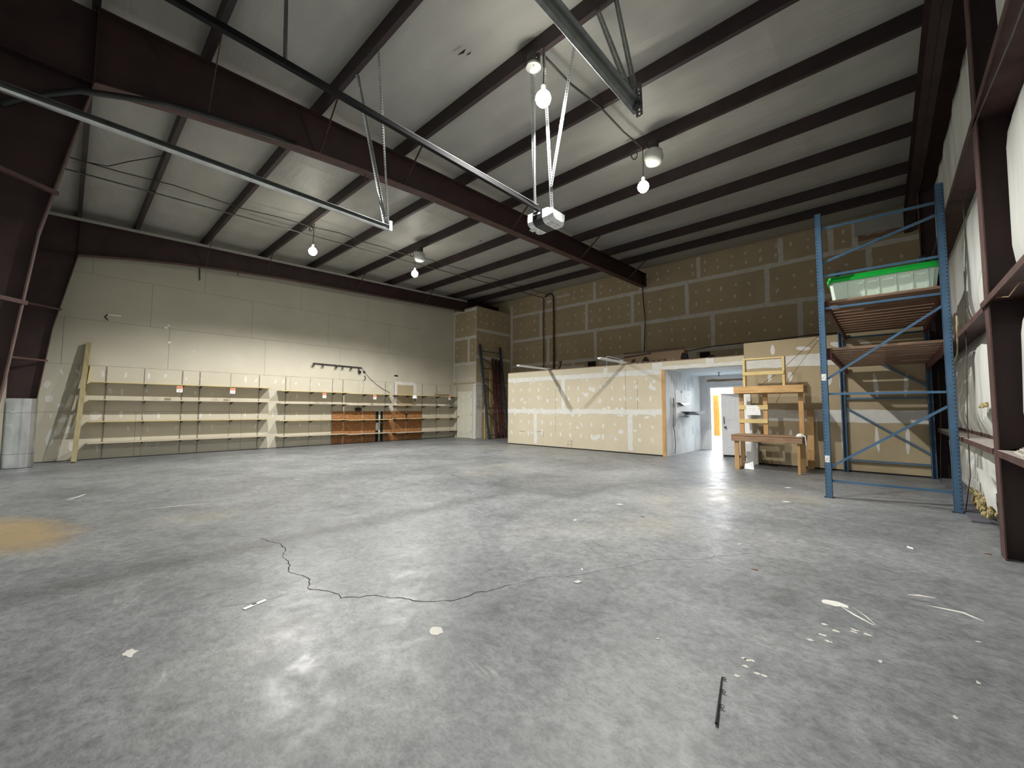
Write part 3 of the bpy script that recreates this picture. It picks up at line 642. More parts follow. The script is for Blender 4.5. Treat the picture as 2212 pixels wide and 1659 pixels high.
for i, y in enumerate(ysd):
    t = thing('shelf_standard', (XA, y, .02), f'slotted metal shelf standard on the left wall, {ORD[i]} from the leaning timber', 'shelf standard', 'slotted shelf standards')
    MB().box((XA+.0165 if 6.5 < y < 10.37 else XA+.0005, y-.010, .03), (XA+.018, y+.010, 2.35)).build('channel', M['std'], t)
    m = MB(); z = .08
    while z < 2.33: m.box((XA+.018, y-.007, z), (XA+.0195, y+.007, z+.016)); z += .036
    m.build('slots', M['white'] if i % 3 == 1 else M['dark'], t, kind='stuff')
    zz = next((s[2] for s in secs if s[0] <= y <= s[1]), None)
    if zz:
        for z in zz: MB().prism([(XA+.018, y-.002, z-.021), (XA+.35, y-.002, z-.021), (XA+.35, y-.002, z-.032), (XA+.018, y-.002, z-.10)], (0, .004, 0)).build('bracket', M['bracket'], t)
t = thing('shelf_standard', (-14.47, 12.10, .02), 'slotted metal shelf standard on the closet face beside its door', 'shelf standard', 'slotted shelf standards')
MB().box((-14.484, 12.082, .03), (-14.456, 12.10, 2.35)).build('channel', M['std'], t)
for (y, z, n) in ((2.06, 1.725, 'leftmost'), (3.30, 1.725, 'second from left'), (6.00, 1.655, 'third from left'), (7.89, 1.645, 'fourth from left'), (11.5, 1.69, 'rightmost')):
    t = thing('price_card', (XA+.405, y+.065, z), f'small white and orange card hanging under top shelf, {n} of five', 'card', 'cards hanging from the top shelf')
    MB().box((XA+.404, y, z), (XA+.406, y+.13, z+.17)).build('card', M['card'], t)
    MB().box((XA+.406, y+.003, z+.09), (XA+.4072, y+.127, z+.167)).build('orange_header', M['orange'], t)
    m = MB()
    for q in range(4): m.box((XA+.4072, y+.02+.022*q, z+.10), (XA+.4082, y+.034+.022*q, z+.125))
    for q in range(3): m.box((XA+.406, y+.03+.024*q, z+.035), (XA+.4072, y+.045+.024*q, z+.06))
    m.build('lettering', M['grey_ink'], t, kind='stuff')
# OSB boards and gap
for (y0, y1, l) in ((6.53, 8.22, 'orange oriented-strand board behind the shelves, left of dark gap'), (8.56, 10.36, 'orange oriented-strand board behind the shelves, right of dark gap')):
    MB().bev((XA+.003, y0, .02), (XA+.0155, y1, 1.19), .002).build('strand_board', M['osb'], label=l, cat='board', group='strand boards on left wall')
t = thing('stud_gap', (XA, 8.39, .02), 'narrow pale stud strip between two dark gaps amid orange boards', 'stud')
MB().box((XA+.001, 8.23, .02), (XA+.004, 8.55, 1.18)).build('dark_gap', M['dark'], t)
MB().box((XA+.004, 8.355, .02), (XA+.012, 8.43, 1.18)).build('stud', M['paint'], t)
MB().box((XA+.005, 8.24, .45), (XA+.010, 8.35, .75)).build('patch', M['mud'], t)
# bits on the shelves
MB().lathe((XA+.06, 7.48, 1.19), [(.03, 0), (.10, .02), (.13, .07), (.10, .12), (.04, .135)], 12).build('black_bundle', M['black'], label='round black bundle on top edge of the orange board', cat='bundle')
t = thing('hooded_lamp', (XA+.47, 9.70, 1.70), 'small white hooded lamp hanging at the top shelf front', 'lamp')
MB().lathe((XA+.47, 9.70, 1.71), [(.10, 0), (.105, .02), (.09, .10), (.05, .14), (.012, .15)], 16).build('shade', M['white_plastic'], t)
MB().lathe((XA+.47, 9.70, 1.60), [(.02, 0), (.04, .04), (.035, .07), (.02, .11)], 12).build('bulb_guard', M['black'], t)
t = thing('black_funnel', (XA+.34, 9.40, .90), 'small black funnel-shaped cup hanging before the orange board', 'funnel')
MB().lathe((XA+.34, 9.40, .902), [(.02, 0), (.03, .10), (.055, .20), (.05, .21)], 12).build('cup', M['black'], t)
MB().bev((XA+.06, 10.99, 1.852), (XA+.30, 11.62, 1.93), .004).build('cardboard_box', M['cardboard'], label='flat cardboard box lying on the top shelf near closet', cat='box')
MB().grid(lambda u, v: (XA+.05+.26*u, 11.05+.6*v, 1.452+.03*math.sin(4*u+3*v)+.02*random.random()), 8, 10).build('crumpled_paper', M['card'], label='crumpled white paper on second shelf near the closet', cat='paper')
t = thing('shelf_bracket_piece', (XA+.2, 11.9, 1.44), 'dark metal bracket piece lying at the end of second shelf', 'bracket')
MB().bar((XA+.14, 11.75, 1.455), (XA+.31, 12.02, 1.48), .03, .02).bar((XA+.25, 11.7, 1.455), (XA+.27, 12.0, 1.455), .02, .02).build('metal_piece', M['bracket'], t)
# leaning timbers at the left end
MB().bar((-14.25, .21, .01), (-14.675, .34, 2.90), .15, .09, (0, 1, 0)).build('leaning_timber', M['timber'], label='tall square greenish timber leaning on wall left of shelves', cat='timber')
MB().bar((-14.60, .27, .80), (-14.73, .40, 2.36), .015, .10, (1, 0, 0)).build('leaning_strip', M['shelf_edge'], label='thin yellow-edged plywood strip leaning behind the tall timber', cat='plywood strip')

# track light bar
tl = thing('track_light', (XA+.06, 6.68, 2.86), 'black track light bar with six small spot heads on left wall', 'track light')
MB().bar((XA+.05, 5.79, 2.87), (XA+.05, 7.58, 2.845), .035, .03).build('track', M['black'], tl)
for k, y in enumerate((5.82, 6.13, 6.62, 6.85, 7.18, 7.48)):
    z = 2.87-.014*(y-5.79)
    h = MB().lathe((XA+.05, y, z-.04), [(.03, 0), (.03, .04)], 8).build('spot_head', M['black'], tl)
    MB().bar((XA+.05, y, z-.04), (XA+.10, y-.06+.03*(k % 2), z-.11), .05, .05).build('spot_cup', M['galv_dull'], h)
MB().lathe((XA+.08, 7.49, 2.67), [(.005, -.03), (.05, -.03), (.055, 0), (.05, .03), (.005, .03)], 14, 'x').build('black_disc', M['black'], tl)
MB().tube([(XA+.05, 7.58, 2.845), (XA+.03, 7.68, 2.74), (XA+.02, 7.71, 2.68), (XA+.02, 7.95, 2.45), (XA+.02, 8.25, 2.22), (XA+.02, 8.55, 2.05), (XA+.02, 8.82, 1.93)], .009, 5).build('power_cord', M['galv_dull'], tl)
MB().bev((XA+.01, 7.66, 2.66), (XA+.05, 7.74, 2.72), .004).build('plug_adapter', M['black'], tl)
MB().tube([(XA+.02, 7.70, 2.55), (XA+.02, 7.76, 2.50), (XA+.02, 7.77, 2.44), (XA+.02, 7.70, 2.38)], .014, 5).build('hanging_tail', M['black'], tl)

# ------------------------------------------------------------------ corner: leaning rack frame, red beams, boards
lf = thing('leaning_rack_frame', (-12.5, 12.8, 0), 'dull blue upright rack frame leaning in the far corner', 'rack frame')
A0, A1 = Vector((-12.50, 12.23, .01)), Vector((-13.16, 12.27, 4.14)); B0, B1 = Vector((-12.45, 13.40, .01)), Vector((-13.16, 13.54, 4.14))
for p, q in ((A0, A1), (B0, B1)): MB().bar(p, q, .085, .075, (0, 1, 0)).build('post', M['blue_dull'], lf)
for (f, g) in ((.93, .93), (.86, .72), (.74, .74), (.62, .62), (.58, .34), (.32, .32), (.28, .06), (.04, .04)):
    MB().bar(A0.lerp(A1, f), B0.lerp(B1, g), .03, .03).build('brace', M['rust'] if f in (.74, .62, .32) else M['blue_dull'], lf)
for k, (y, l) in enumerate(((13.02, 'leftmost'), (13.22, 'middle'), (13.42, 'rightmost'))):
    t = thing('red_beam', (-12.85, y, 0), f'faded red rack beam leaning in the far corner, {l} of three', 'rack beam', 'red beams leaning in corner')
    MB().bar((-12.80+.03*k, y, .01), (-13.15, y+.04, 3.60-.03*k), .12, .05, (0, 1, 0)).build('beam', M['red'], t)
    MB().bar((-12.80+.03*k, y, .03), (-12.80+.03*k-.02, y, .24), .16, .09, (0, 1, 0)).build('end_clip', M['red'], t)
MB().bar((-12.78, 12.60, .01), (-13.13, 12.95, 3.1), .26, .02, (1, .3, 0)).build('leaning_board', M['pine_y'], label='wide pale yellow board leaning behind the blue frame', cat='board')
MB().bar((-12.70, 12.18, .01), (-13.14, 12.60, 2.3), .12, .02, (1, .3, 0)).build('leaning_board', M['pine_y'], label='short pale tapering board at the blue frame foot', cat='board')
bk = thing('wire_basket', (-13.14, 12.32, 1.34), 'small white wire rack hung on closet side wall', 'wire rack')
for z in (1.34, 1.44, 1.62, 1.88): MB().tube([(-13.195, 12.14, z), (-13.12, 12.14, z), (-13.12, 12.51, z), (-13.195, 12.51, z)], .006, 4).build('wire', M['galv_dull'], bk)
for y in (12.14, 12.51): MB().tube([(-13.12, y, 1.34), (-13.12, y, 1.88)], .006, 4).build('wire', M['galv_dull'], bk)

# ------------------------------------------------------------------ things on and above the office
def tube_thing(name, pts, r, m, label, cat, group=None, n=6): return MB().tube(pts, r, n).build(name, m, label=label, cat=cat, group=group, smooth=True)
for (x, yt, yb_, l) in ((-8.60, 9.68, 11.75, 'left one of two'), (-5.70, 9.72, 11.75, 'right one, beside the wire hook')):
    t = thing('strip_fixture', (x, 10.8, 2.60), f'white strip light channel jutting out over the office top, {l}', 'strip light', 'strip lights on office roof')
    MB().prism([(x-.055, 0, 2.655), (x+.055, 0, 2.655), (x+.05, 0, 2.615), (x+.025, 0, 2.60), (x-.025, 0, 2.60), (x-.05, 0, 2.615)], (0, 0, 0)) if False else None
    MB().loft([[(x-.062, yy, 2.70), (x+.062, yy, 2.70), (x+.062, yy, 2.688), (x+.03, yy, 2.666), (x-.03, yy, 2.666), (x-.062, yy, 2.688)] for yy in (yt, yb_)]).build('channel', M['white_plastic'], t)
    MB().tube([(x, yt+.02, 2.66), (x, 11.2, 2.66)], .016, 8).build('lamp_tube', M['white_plastic'], t)
    MB().tube([(x, yt-.015, 2.675), (x, yt+.01, 2.675)], .026, 10).build('end_cap', M['white_plastic'], t)
    if x > -6: MB().tube([(x-.1, 10.3, 2.42), (x-.1, 10.3, 2.78), (x-.09, 10.34, 2.80), (x, 10.9, 2.76)], .006, 5).build('hook', M['white_plastic'], t)
for (x, l) in ((-8.62, 'left'), (-5.80, 'right')):
    MB().bar((x+.02, 11.85, 2.70), (x+.04, 11.95, 3.02 if x < -8 else 2.90), .11, .05).build('fixture_bracket', M['rust'], label=f'rusty brown support bracket behind the {l} white strip light', cat='bracket')
du = thing('flattened_duct', (-5.1, 12.2, 2.67), 'long brown pile of flattened boxes and angle steel on the office top', 'pile')
MB().prism([(-6.07, 11.9, 2.68), (-4.25, 11.9, 2.72), (-4.22, 11.9, 3.02), (-6.05, 11.9, 2.98)], (0, .30, 0)).build('box', M['cardboard'], du)
MB().bar((-6.07, 11.87, 3.05), (-4.22, 11.87, 3.06), .03, .05).build('angle', M['rust'], du)
MB().bar((-6.07, 11.86, 2.94), (-5.2, 11.86, 3.0), .02, .03).build('angle', M['steel_light'], du)
MB().bar((-6.05, 11.84, 2.70), (-4.7, 11.84, 2.75), .04, .05).build('angle', M['rust'], du)
for k in range(9): MB().bar((-5.9+.17*k, 11.81, 2.72+.003*k), (-5.80+.17*k, 11.81, 2.725+.003*k), .006, .012).build('shiny_strip', M['galv'], du)
MB().prism([(-5.45, 11.82, 2.78), (-5.25, 11.82, 2.78), (-5.35, 11.82, 2.90)], (0, .06, 0)).build('flap', M['dark'], du)
MB().prism([(-4.30, 11.82, 2.75), (-4.10, 11.82, 2.74), (-4.12, 11.82, 2.88), (-4.25, 11.82, 2.92)], (0, .1, 0)).build('flap', M['dark'], du)
MB().lathe((-3.7, 12.6, 2.65), [(.16, 0), (.17, .04), (.14, .16), (.07, .22)], 14).build('black_lump', M['black'], label='rounded black object lying on office top near header', cat='object')
MB().bev((-6.10, 11.60, 2.66), (-5.97, 11.70, 2.84), .01).build('junction_box', M['mud_grey'], label='small pale junction box beside the right strip light', cat='junction box')
# pipes and cables on the back wall
tube_thing('conduit_pipe', [(-11.1, 14.2, 2.66), (-11.1, 14.2, 6.20), (-11.14, 14.1, 6.26)], .022, M['rust'], 'thin rusty pipe down the back wall, left of two', 'pipe', 'rusty pipes on back wall')
tube_thing('conduit_pipe', [(-10.55, 14.2, 2.95), (-10.55, 14.2, 6.15), (-10.58, 14.18, 6.28), (-10.68, 14.16, 6.36), (-10.82, 14.14, 6.33), (-10.96, 14.12, 6.24)], .038, M['rust'], 'thick rusty pipe with curved top on the back wall', 'pipe', 'rusty pipes on back wall', 8)
tube_thing('cable', [(-6.49, 14.2, 5.80), (-6.47, 14.22, 5.3), (-6.41, 14.22, 4.6), (-6.47, 14.22, 3.41)], .016, M['black'], 'black cable hanging down the back wall below frame end', 'cable')
tube_thing('cable', [(-4.96, 14.265, 3.29), (-4.16, 14.265, 3.37), (-3.45, 14.265, 3.38), (-2.6, 14.265, 3.39), (-1.6, 14.265, 3.43), (-.5, 14.265, 3.41)], .012, M['black'], 'black cable strung along back wall above the office', 'cable')
tube_thing('conduit', [(-11.19, -.4, zr(-.4)-.02), (-11.19, 4, zr(4)-.02), (-11.18, 9, zr(9)-.02), (-11.14, 14.15, zr(14.15)-.03)], .016, M['galv_dull'], 'grey conduit under the purlins along left half of hall', 'conduit')
pts = [(-10.57+.06*math.sin(y*1.7), y, zr(y)-.02-(.04 if k % 2 else 0)) for k, y in enumerate([-.4, .5, 1.3, 2.5, 3.3, 4.0, 4.7, 5.4, 6.1, 6.9, 7.6, 8.4, 9.1, 9.9, 10.7, 11.5, 12.1, 12.8, 13.6, 14.1])]
tube_thing('cable', pts, .011, M['bracket'], 'thin sagging lamp cable under the left purlins', 'cable')
tube_thing('cable', [(-3.12, 4.0, zr(4)-.03), (-3.1, 4.6, 5.86), (-3.08, 5.4, zr(5.4)-.03), (-3.07, 6.1, 5.93), (-3.06, 6.85, zr(6.85)-.03)], .014, M['bracket'], 'lamp cable running between the two nearer hanging lamps', 'cable')
tube_thing('cable', [(-10.9, .1, 5.9), (-10.7, .35, 5.86), (-10.3, .6, 5.9), (-9.9, .8, 5.88), (-9.5, 1.05, 5.9)], .009, M['bracket'], 'thin loose wire drooping below ceiling above the left track', 'cable')
tube_thing('hose', [(-6.30, -.56, 4.26), (-6.30, -.40, 4.44), (-6.30, -.19, 4.60), (-6.30, -.05, 4.71), (-6.30, .07, 4.76), (-6.30, .34, 4.86), (-6.30, .67, 4.98), (-6.31, 1.12, 5.07), (-6.32, 1.66, 5.15), (-6.33, 2.14, 5.22)], .035, M['black'], 'thick black hose draped along the knee of mid-hall frame', 'hose', n=8)

# ------------------------------------------------------------------ hanging lamps
LN = ['nearest, above the opener straps', 'right one near the upper centre', 'far left one', 'far one left of centre']
for k, (x, y, z) in enumerate(LAMPS):
    t = thing('hanging_lamp', (x, y, z-.12), f'glowing white globe lamp hanging from a purlin, {LN[k]}', 'lamp', 'hanging globe lamps')
    g = MB().lathe((x, y, z), [(.02, .10), (.055, .085), (.085, .05), (.10, 0), (.085, -.05), (.055, -.085), (.02, -.10)], 20).build('globe', M['glow'], t, smooth=True)
    MB().lathe((x, y, z+.10), [(.03, 0), (.028, .07), (.015, .09)], 12).build('socket', M['white_plastic'], t)
    MB().tube([(x, y, z+.18), (x+.01, y, z+.4), (x-.01, y+.02, zr(y)-.005)], .008, 5).build('cord', M['bracket'], t)
    m = MB(); pts = []
    for q in range(16):
        a = q*.8; pts.append((x-.16+.05*math.cos(a), y+.03*math.sin(a*1.3), zr(y)-.10+.08*math.sin(a)))
    m.tube(pts, .008, 5); m.tube([(x-.16, y, zr(y)-.03), (x, y+.02, zr(y)-.02)], .010, 5); m.build('cord_loops', M['bracket'], t)
for (x, y, l) in ((-2.88, 6.85, 'frosted dome fixture on purlin beside the right hanging lamp'), (-10.0, 6.88, 'frosted dome fixture on purlin beside the far centre lamp'), (-3.25, 3.95, 'frosted fixture base on purlin above the nearest lamp')):
    t = thing('dome_fixture', (x, y, zr(y)-.4), l, 'light fixture')
    z = zr(y)
    MB().lathe((x, y, z), [(.07, -.12), (.09, -.10), (.09, 0), (.06, 0)], 16).build('housing', M['bracket'], t)
    if y > 5: MB().lathe((x, y, z-.12), [(.08, 0), (.15, -.05), (.165, -.16), (.13, -.26), (.06, -.28)], 20).build('dome', M['frost'], t, smooth=True)
    else: MB().lathe((x, y, z-.12), [(.09, .0), (.10, -.04), (.05, -.08)], 16).build('cap', M['frost'], t)

# ------------------------------------------------------------------ garage door tracks, opener, perforated straps
def perf(mb, p, q, w, nrm, pitch=.032):
    """perforated angle: one slotted leg plus one narrow solid leg"""
    p = Vector(p); q = Vector(q); d = (q-p); L = d.length; d.normalize(); n = Vector(nrm); s = d.cross(n).normalized(); n = s.cross(d).normalized()
    for sg in (-1, 1): mb.bar(p+s*sg*w*.33, q+s*sg*w*.33, w*.36, .003, n)
    k = int(L/pitch)
    for i in range(k+1):
        c = p+d*min(L, i*pitch); mb.bar(c-s*w*.2, c+s*w*.2, .014, .003, n)
    mb.bar(p+s*w*.5+n*.014, q+s*w*.5+n*.014, .003, .028, n)
    return mb
def track(x, yend, sgn, label):
    z = 3.90; t = thing('garage_door_track', (x, yend/2, z), label, 'door track')
    prof = [(x, z), (x+sgn*.01, z-.022), (x+sgn*.045, z-.022), (x+sgn*.055, z), (x+sgn*.048, z), (x+sgn*.042, z-.016), (x+sgn*.014, z-.016), (x+sgn*.006, z)]
    MB().prism([(p[0], -.75, p[1]) for p in prof], (0, yend+.75, 0)).build('roller_track', M['galv'], t)
    MB().box((x-.004, -.75, z), (x, yend, z+.055)).box((x-.004 if sgn > 0 else x-.05, -.75, z+.052), (x+.05 if sgn > 0 else x, yend, z+.056)).build('track_angle', M['galv_dull'], t)
    return t
tL = track(-5.27, 3.10, 1, 'long galvanized garage door track at upper left, with hangers')
perf(MB(), (-5.27, 3.02, 3.93), (-5.20, 2.50, zr(2.5)), .045, (1, 0, 0)).build('hanger_strap', M['galv'], tL)
perf(MB(), (-5.25, 3.06, 3.93), (-4.62, 2.50, zr(2.5)), .045, (0, 1, 0)).build('hanger_strap', M['galv'], tL)
MB().box((-5.29, 3.06, 3.88), (-5.21, 3.10, 4.02)).build('end_bracket', M['galv'], tL)
tR = thing('garage_door_track', (-1.55, 1.5, 3.9), 'wide grey garage door track at top centre with crossing hangers', 'door track')
x = -1.52
MB().prism([(p[0], -.75, p[1]) for p in [(x-.06, 3.99), (x-.055, 3.93), (x-.035, 3.90), (x-.0, 3.90), (x+.015, 3.93), (x+.02, 3.96), (x+.055, 3.96), (x+.055, 3.965), (x+.015, 3.966), (x+.008, 3.94), (x-.004, 3.906), (x-.032, 3.906), (x-.05, 3.935), (x-.055, 3.99)]], (0, 4.03, 0)).build('roller_track', M['galv_dull'], tR)
perf(MB(), (-1.50, 3.20, 3.90), (-2.30, 3.96, zr(3.96)), .055, (0, 1, 0)).build('hanger_strap', M['galv_dull'], tR)
perf(MB(), (-1.48, 3.22, 3.90), (-2.08, 3.99, zr(3.96)), .05, (0, 1, 0)).build('hanger_strap', M['galv_dull'], tR)
perf(MB(), (-1.49, 3.26, 3.85), (-1.47, 3.20, 4.10), .06, (0, 1, 0)).build('end_bracket', M['galv_dull'], tR)
op = thing('garage_door_opener', (-3.40, 4.30, 3.75), 'white and black garage door opener hanging at centre on long rail', 'door opener')
MB().box((-3.375, -.8, 3.965), (-3.335, 4.20, 4.005)).build('rail', M['rail'], op)
MB().box((-3.378, -.8, 3.955), (-3.332, 4.20, 3.963)).build('rail_lip', M['rail'], op)
MB().tube([(-3.40, -.8, 4.03), (-3.33, 4.15, 4.02)], .005, 4).build('drive_cable', M['galv'], op)
# housing: rounded black body with two white lens ends
def body(x0, x1, y0, y1, z0, z1, r, e):
    mb = MB(); rings = []
    def ring(x, i):
        a, b, c, d = y0+i, y1-i, z0+i, z1-i*.3; P = []
        return [(x, a, d), (x, a, c+r), (x, a+r*.35, c+r*.35), (x, a+r, c), (x, b-r, c), (x, b-r*.35, c+r*.35), (x, b, c+r), (x, b, d)]
    for x, i in ((x0, e), (x0+abs(e)*1.2, 0), (x1-.001, 0), (x1, 0)) if e > 0 else ((x0, 0), (x0+.001, 0), (x1-abs(e)*1.2, 0), (x1, abs(e))): rings.append(ring(x, i))
    return mb.loft(rings)
body(-3.43, -3.27, 4.15, 4.52, 3.77, 3.94, .06, -.001).build('motor_housing', M['black'], op)
body(-3.57, -3.43, 4.155, 4.515, 3.765, 3.945, .065, .045).build('lens_cover', M['white_plastic'], op)
body(-3.27, -3.13, 4.155, 4.515, 3.765, 3.945, .065, -.045).build('lens_cover', M['white_plastic'], op)
m = MB()
for q in range(3): m.box((-3.41+.022*q, 4.147, 3.895), (-3.395+.022*q, 4.15, 3.91))
m.box((-3.34, 4.147, 3.892), (-3.30, 4.15, 3.915)); m.build('maker_marks', M['card'], op)
for x in (-3.52, -3.22):
    MB().box((x-.03, 4.22, 3.758), (x+.05, 4.30, 3.766)).build('lens_rib', M['frost'], op)
    MB().box((x-.02, 4.34, 3.758), (x+.06, 4.42, 3.766)).build('lens_rib', M['frost'], op)
perf(MB(), (-3.46, 4.24, 3.93), (-3.33, 4.00, zr(4)), .05, (0, 1, 0)).build('hanger_strap', M['galv'], op)
perf(MB(), (-3.44, 4.21, 3.93), (-3.27, 3.99, zr(4)), .03, (0, 1, 0)).build('hanger_strap', M['galv'], op)
perf(MB(), (-3.20, 4.28, 3.93), (-3.12, 4.00, zr(4)), .05, (0, 1, 0)).build('hanger_strap', M['galv'], op)
perf(MB(), (-3.17, 4.22, 4.25), (-2.62, 4.02, zr(4)), .05, (0, 1, 0)).build('hanger_strap', M['galv'], op)
perf(MB(), (-3.36, 1.03, 4.0), (-3.30, .98, zr(1)), .045, (0, 1, 0)).build('hanger_strap', M['galv_dull'], op)

# ------------------------------------------------------------------ workbench
wb = thing('workbench', (-1.9, 10.3, 0), 'pine workbench with tall upper shelf on posts, left of rack', 'workbench')
def bx(a, b, m, n, root=wb): return MB().bev(a, b, .004).build(n, M[m], root)
bx((-2.56, 9.97, .615), (-1.27, 10.01, .735), 'pine_old', 'front_rail')
bx((-2.56, 9.96, .735), (-1.26, 10.62, .755), 'pine_old', 'bench_top')
bx((-2.56, 10.58, .615), (-1.27, 10.62, .735), 'pine_old', 'back_rail')
bx((-1.31, 10.01, .615), (-1.27, 10.58, .735), 'pine_old', 'side_rail')
for (x, y) in ((-2.51, 10.01), (-1.365, 10.01)): bx((x, y, 0), (x+(.09 if x < -2 else .05), y+.04, .615), 'pine_v', 'leg')
bx((-2.49, 10.42, 0), (-2.40, 10.46, 1.67), 'pine_v', 'rear_post'); bx((-1.37, 10.42, 0), (-1.28, 10.46, 1.67), 'pine_v', 'rear_post')
bx((-2.02, 10.42, .755), (-1.93, 10.46, 1.67), 'pine_v', 'rear_post')
bx((-2.56, 10.24, 1.665), (-1.25, 10.28, 1.80), 'pine', 'upper_front_rail')
bx((-2.56, 10.24, 1.80), (-1.24, 10.85, 1.82), 'pine', 'upper_shelf')
bx((-1.29, 10.28, 1.665), (-1.25, 10.83, 1.80), 'pine', 'upper_side_rail'); bx((-2.56, 10.28, 1.665), (-2.52, 10.83, 1.80), 'pine', 'upper_side_rail')
bx((-2.56, 10.81, 1.665), (-1.29, 10.85, 1.80), 'pine', 'upper_back_rail')
bx((-2.50, 10.395, 1.30), (-1.92, 10.42, 1.40), 'pine_y', 'cross_slat'); bx((-2.50, 10.395, 1.00), (-1.93, 10.42, 1.09), 'pine_y', 'cross_slat')
cr = thing('open_crate_frame', (-1.98, 10.5, 1.82), 'pale pine ladder-like frame standing on the workbench upper shelf', 'wooden frame')
bx((-2.40, 10.42, 1.82), (-2.35, 10.56, 2.46), 'pine_y', 'side_board', cr); bx((-1.64, 10.42, 1.82), (-1.59, 10.56, 2.46), 'pine_y', 'side_board', cr)
bx((-2.35, 10.42, 2.42), (-1.64, 10.56, 2.455), 'pine_y', 'top_board', cr); bx((-2.40, 10.40, 2.07), (-1.60, 10.42, 2.15), 'pine_y', 'cross_slat', cr)
sg = thing('paper_sign', (-2.2, 10.38, 1.18), 'white paper sign with handwriting pinned to bench cross slats', 'sign')
MB().add([(-2.34, 10.385, 1.18), (-2.06, 10.385, 1.18), (-2.07, 10.385, 1.335), (-2.13, 10.380, 1.40), (-2.34, 10.385, 1.40)], [(0, 1, 2, 3, 4)]).build('paper', M['card'], sg)
MB().add([(-2.13, 10.380, 1.40), (-2.07, 10.383, 1.335), (-2.10, 10.36, 1.315)], [(0, 1, 2)]).build('curled_corner', M['card'], sg)
m = MB()
for (z, xs, xe, amp) in ((1.375, -2.30, -2.15, .010), (1.325, -2.32, -2.24, .007), (1.325, -2.22, -2.15, .006), (1.285, -2.31, -2.29, .006), (1.285, -2.275, -2.25, .006), (1.285, -2.23, -2.16, .006), (1.22, -2.15, -2.10, .008)):
    n = int((xe-xs)/.006); m.tube([(xs+(xe-xs)*i/n, 10.382, z+amp*(1 if i % 2 else -1)*random.uniform(.3, 1)) for i in range(n+1)], .0013, 3)
m.build('handwriting', M['grey_ink'], sg)
rg = thing('white_rag', (-1.29, 10.1, .757), 'white rag and cord hanging off right end of bench top', 'rag')
MB().lathe((-1.31, 10.05, .757), [(.07, 0), (.075, .02), (.05, .05), (.02, .065)], 10).build('cloth', M['card'], rg)
MB().tube([(-1.27, 10.05, .78), (-1.22, 9.99, .77), (-1.215, 10.0, .70), (-1.21, 10.02, .60)], .012, 5).build('cord', M['card'], rg)
MB().bev((-2.47, 10.10, 0.0), (-2.43, 10.38, .05), .005).build('wood_block', M['pine'], label='small pine block on floor behind bench left leg', cat='wood block')
bt = thing('metal_bracket', (-2.27, 10.25, 0), 'bent white sheet-metal bracket standing on the floor under bench', 'bracket')
MB().add([(-2.42, 10.22, .13), (-2.18, 10.26, .20), (-2.16, 10.32, .205), (-2.40, 10.30, .14)], [(0, 1, 2, 3)]).add([(-2.37, 10.28, .145), (-2.22, 10.28, .19), (-2.18, 10.20, .002), (-2.37, 10.20, .002)], [(0, 1, 2, 3)]).build('sheet', M['white_plastic'], bt)
wl = thing('board_bundle', (-2.45, 11.1, 0), 'narrow white trim boards leaning on wall corner behind the bench', 'trim boards')
for k in range(3): MB().bar((-2.46+.05*k, 10.95, .005), (-2.56+.04*k, 11.27, 1.70), .07, .012, (0, 1, 0)).build('panel', M['white'], wl)
MB().bev((-2.50, 11.18, 0), (-2.30, 11.26, .75), .004).build('wide_panel', M['white'], wl)
MB().bar((-1.27, 11.10, .005), (-1.26, 11.24, 1.30), .12, .045, (0, 1, 0)).build('leaning_plank', M['pine_v'], label='short pine plank leaning on wall right of workbench', cat='plank')
tube_thing('cable', [(-2.24, 11.22, .30), (-2.2, 11.2, .22), (-2.23, 11.2, .1), (-2.15, 11.15, .02), (-1.9, 11.1, .01)], .010, M['black'], 'loose black cable at wall foot behind the bench', 'cable')
tube_thing('wire', [(-1.07, 11.22, 2.93), (-1.75, 11.0, 2.20), (-2.12, 10.7, 1.84)], .0045, M['bracket'], 'thin wire slanting from storage wall top to bench shelf', 'wire')

# ------------------------------------------------------------------ alcove things
wbd = thing('whiteboard', (-4.51, 12.65, 1.06), 'white dry-erase board with scribbles and black trays in the alcove', 'whiteboard')
MB().box((-4.53, 12.03, 1.06), (-4.512, 13.26, 1.48)).box((-4.53, 12.03, 1.50), (-4.512, 13.24, 1.87)).build('board', M['card'], wbd)
MB().prism([(-4.512, 12.04, 1.49), (-4.512, 12.95, 1.50), (-4.512, 12.4, 1.40)], (.10, 0, 0)).build('black_tray', M['black'], wbd)
MB().prism([(-4.512, 12.35, 1.235), (-4.512, 13.45, 1.24), (-4.512, 12.9, 1.13)], (.30, .25, 0)).build('black_tray', M['black'], wbd)
MB().prism([(-4.512, 12.15, 1.09), (-4.512, 12.9, 1.10), (-4.512, 12.7, 1.055)], (.08, 0, 0)).build('black_tray', M['black'], wbd)
m = MB()
for q in range(20):
    y, z = random.uniform(12.1, 13.0), random.choice([random.uniform(1.55, 1.82), random.uniform(1.28, 1.42)]); n = random.randint(4, 9)
    m.tube([(-4.510, y+.014*i, z+random.uniform(-.007, .007)) for i in range(n)], .0018, 3)
m.tube([(-4.510, 12.42, 1.56), (-4.510, 12.42, 1.82)], .002, 3); m.box((-4.512, 12.40, 1.79), (-4.505, 12.46, 1.86)); m.build('scribbles', M['ink'], wbd)
tube_thing('cord', [(-4.50, 11.76, 1.64), (-4.50, 11.74, 1.2), (-4.50, 11.72, .82), (-4.50, 11.80, .66), (-4.50, 11.86, .3), (-4.50, 11.80, .04)], .010, M['bracket'], 'brown extension cord hanging on alcove side wall', 'cord')
tube_thing('cord', [(-4.50, 11.80, 1.60), (-4.50, 11.86, 1.1), (-4.50, 11.84, .84), (-4.50, 11.75, .80)], .008, M['deck'], 'thin second cord looped beside extension cord in alcove', 'cord')
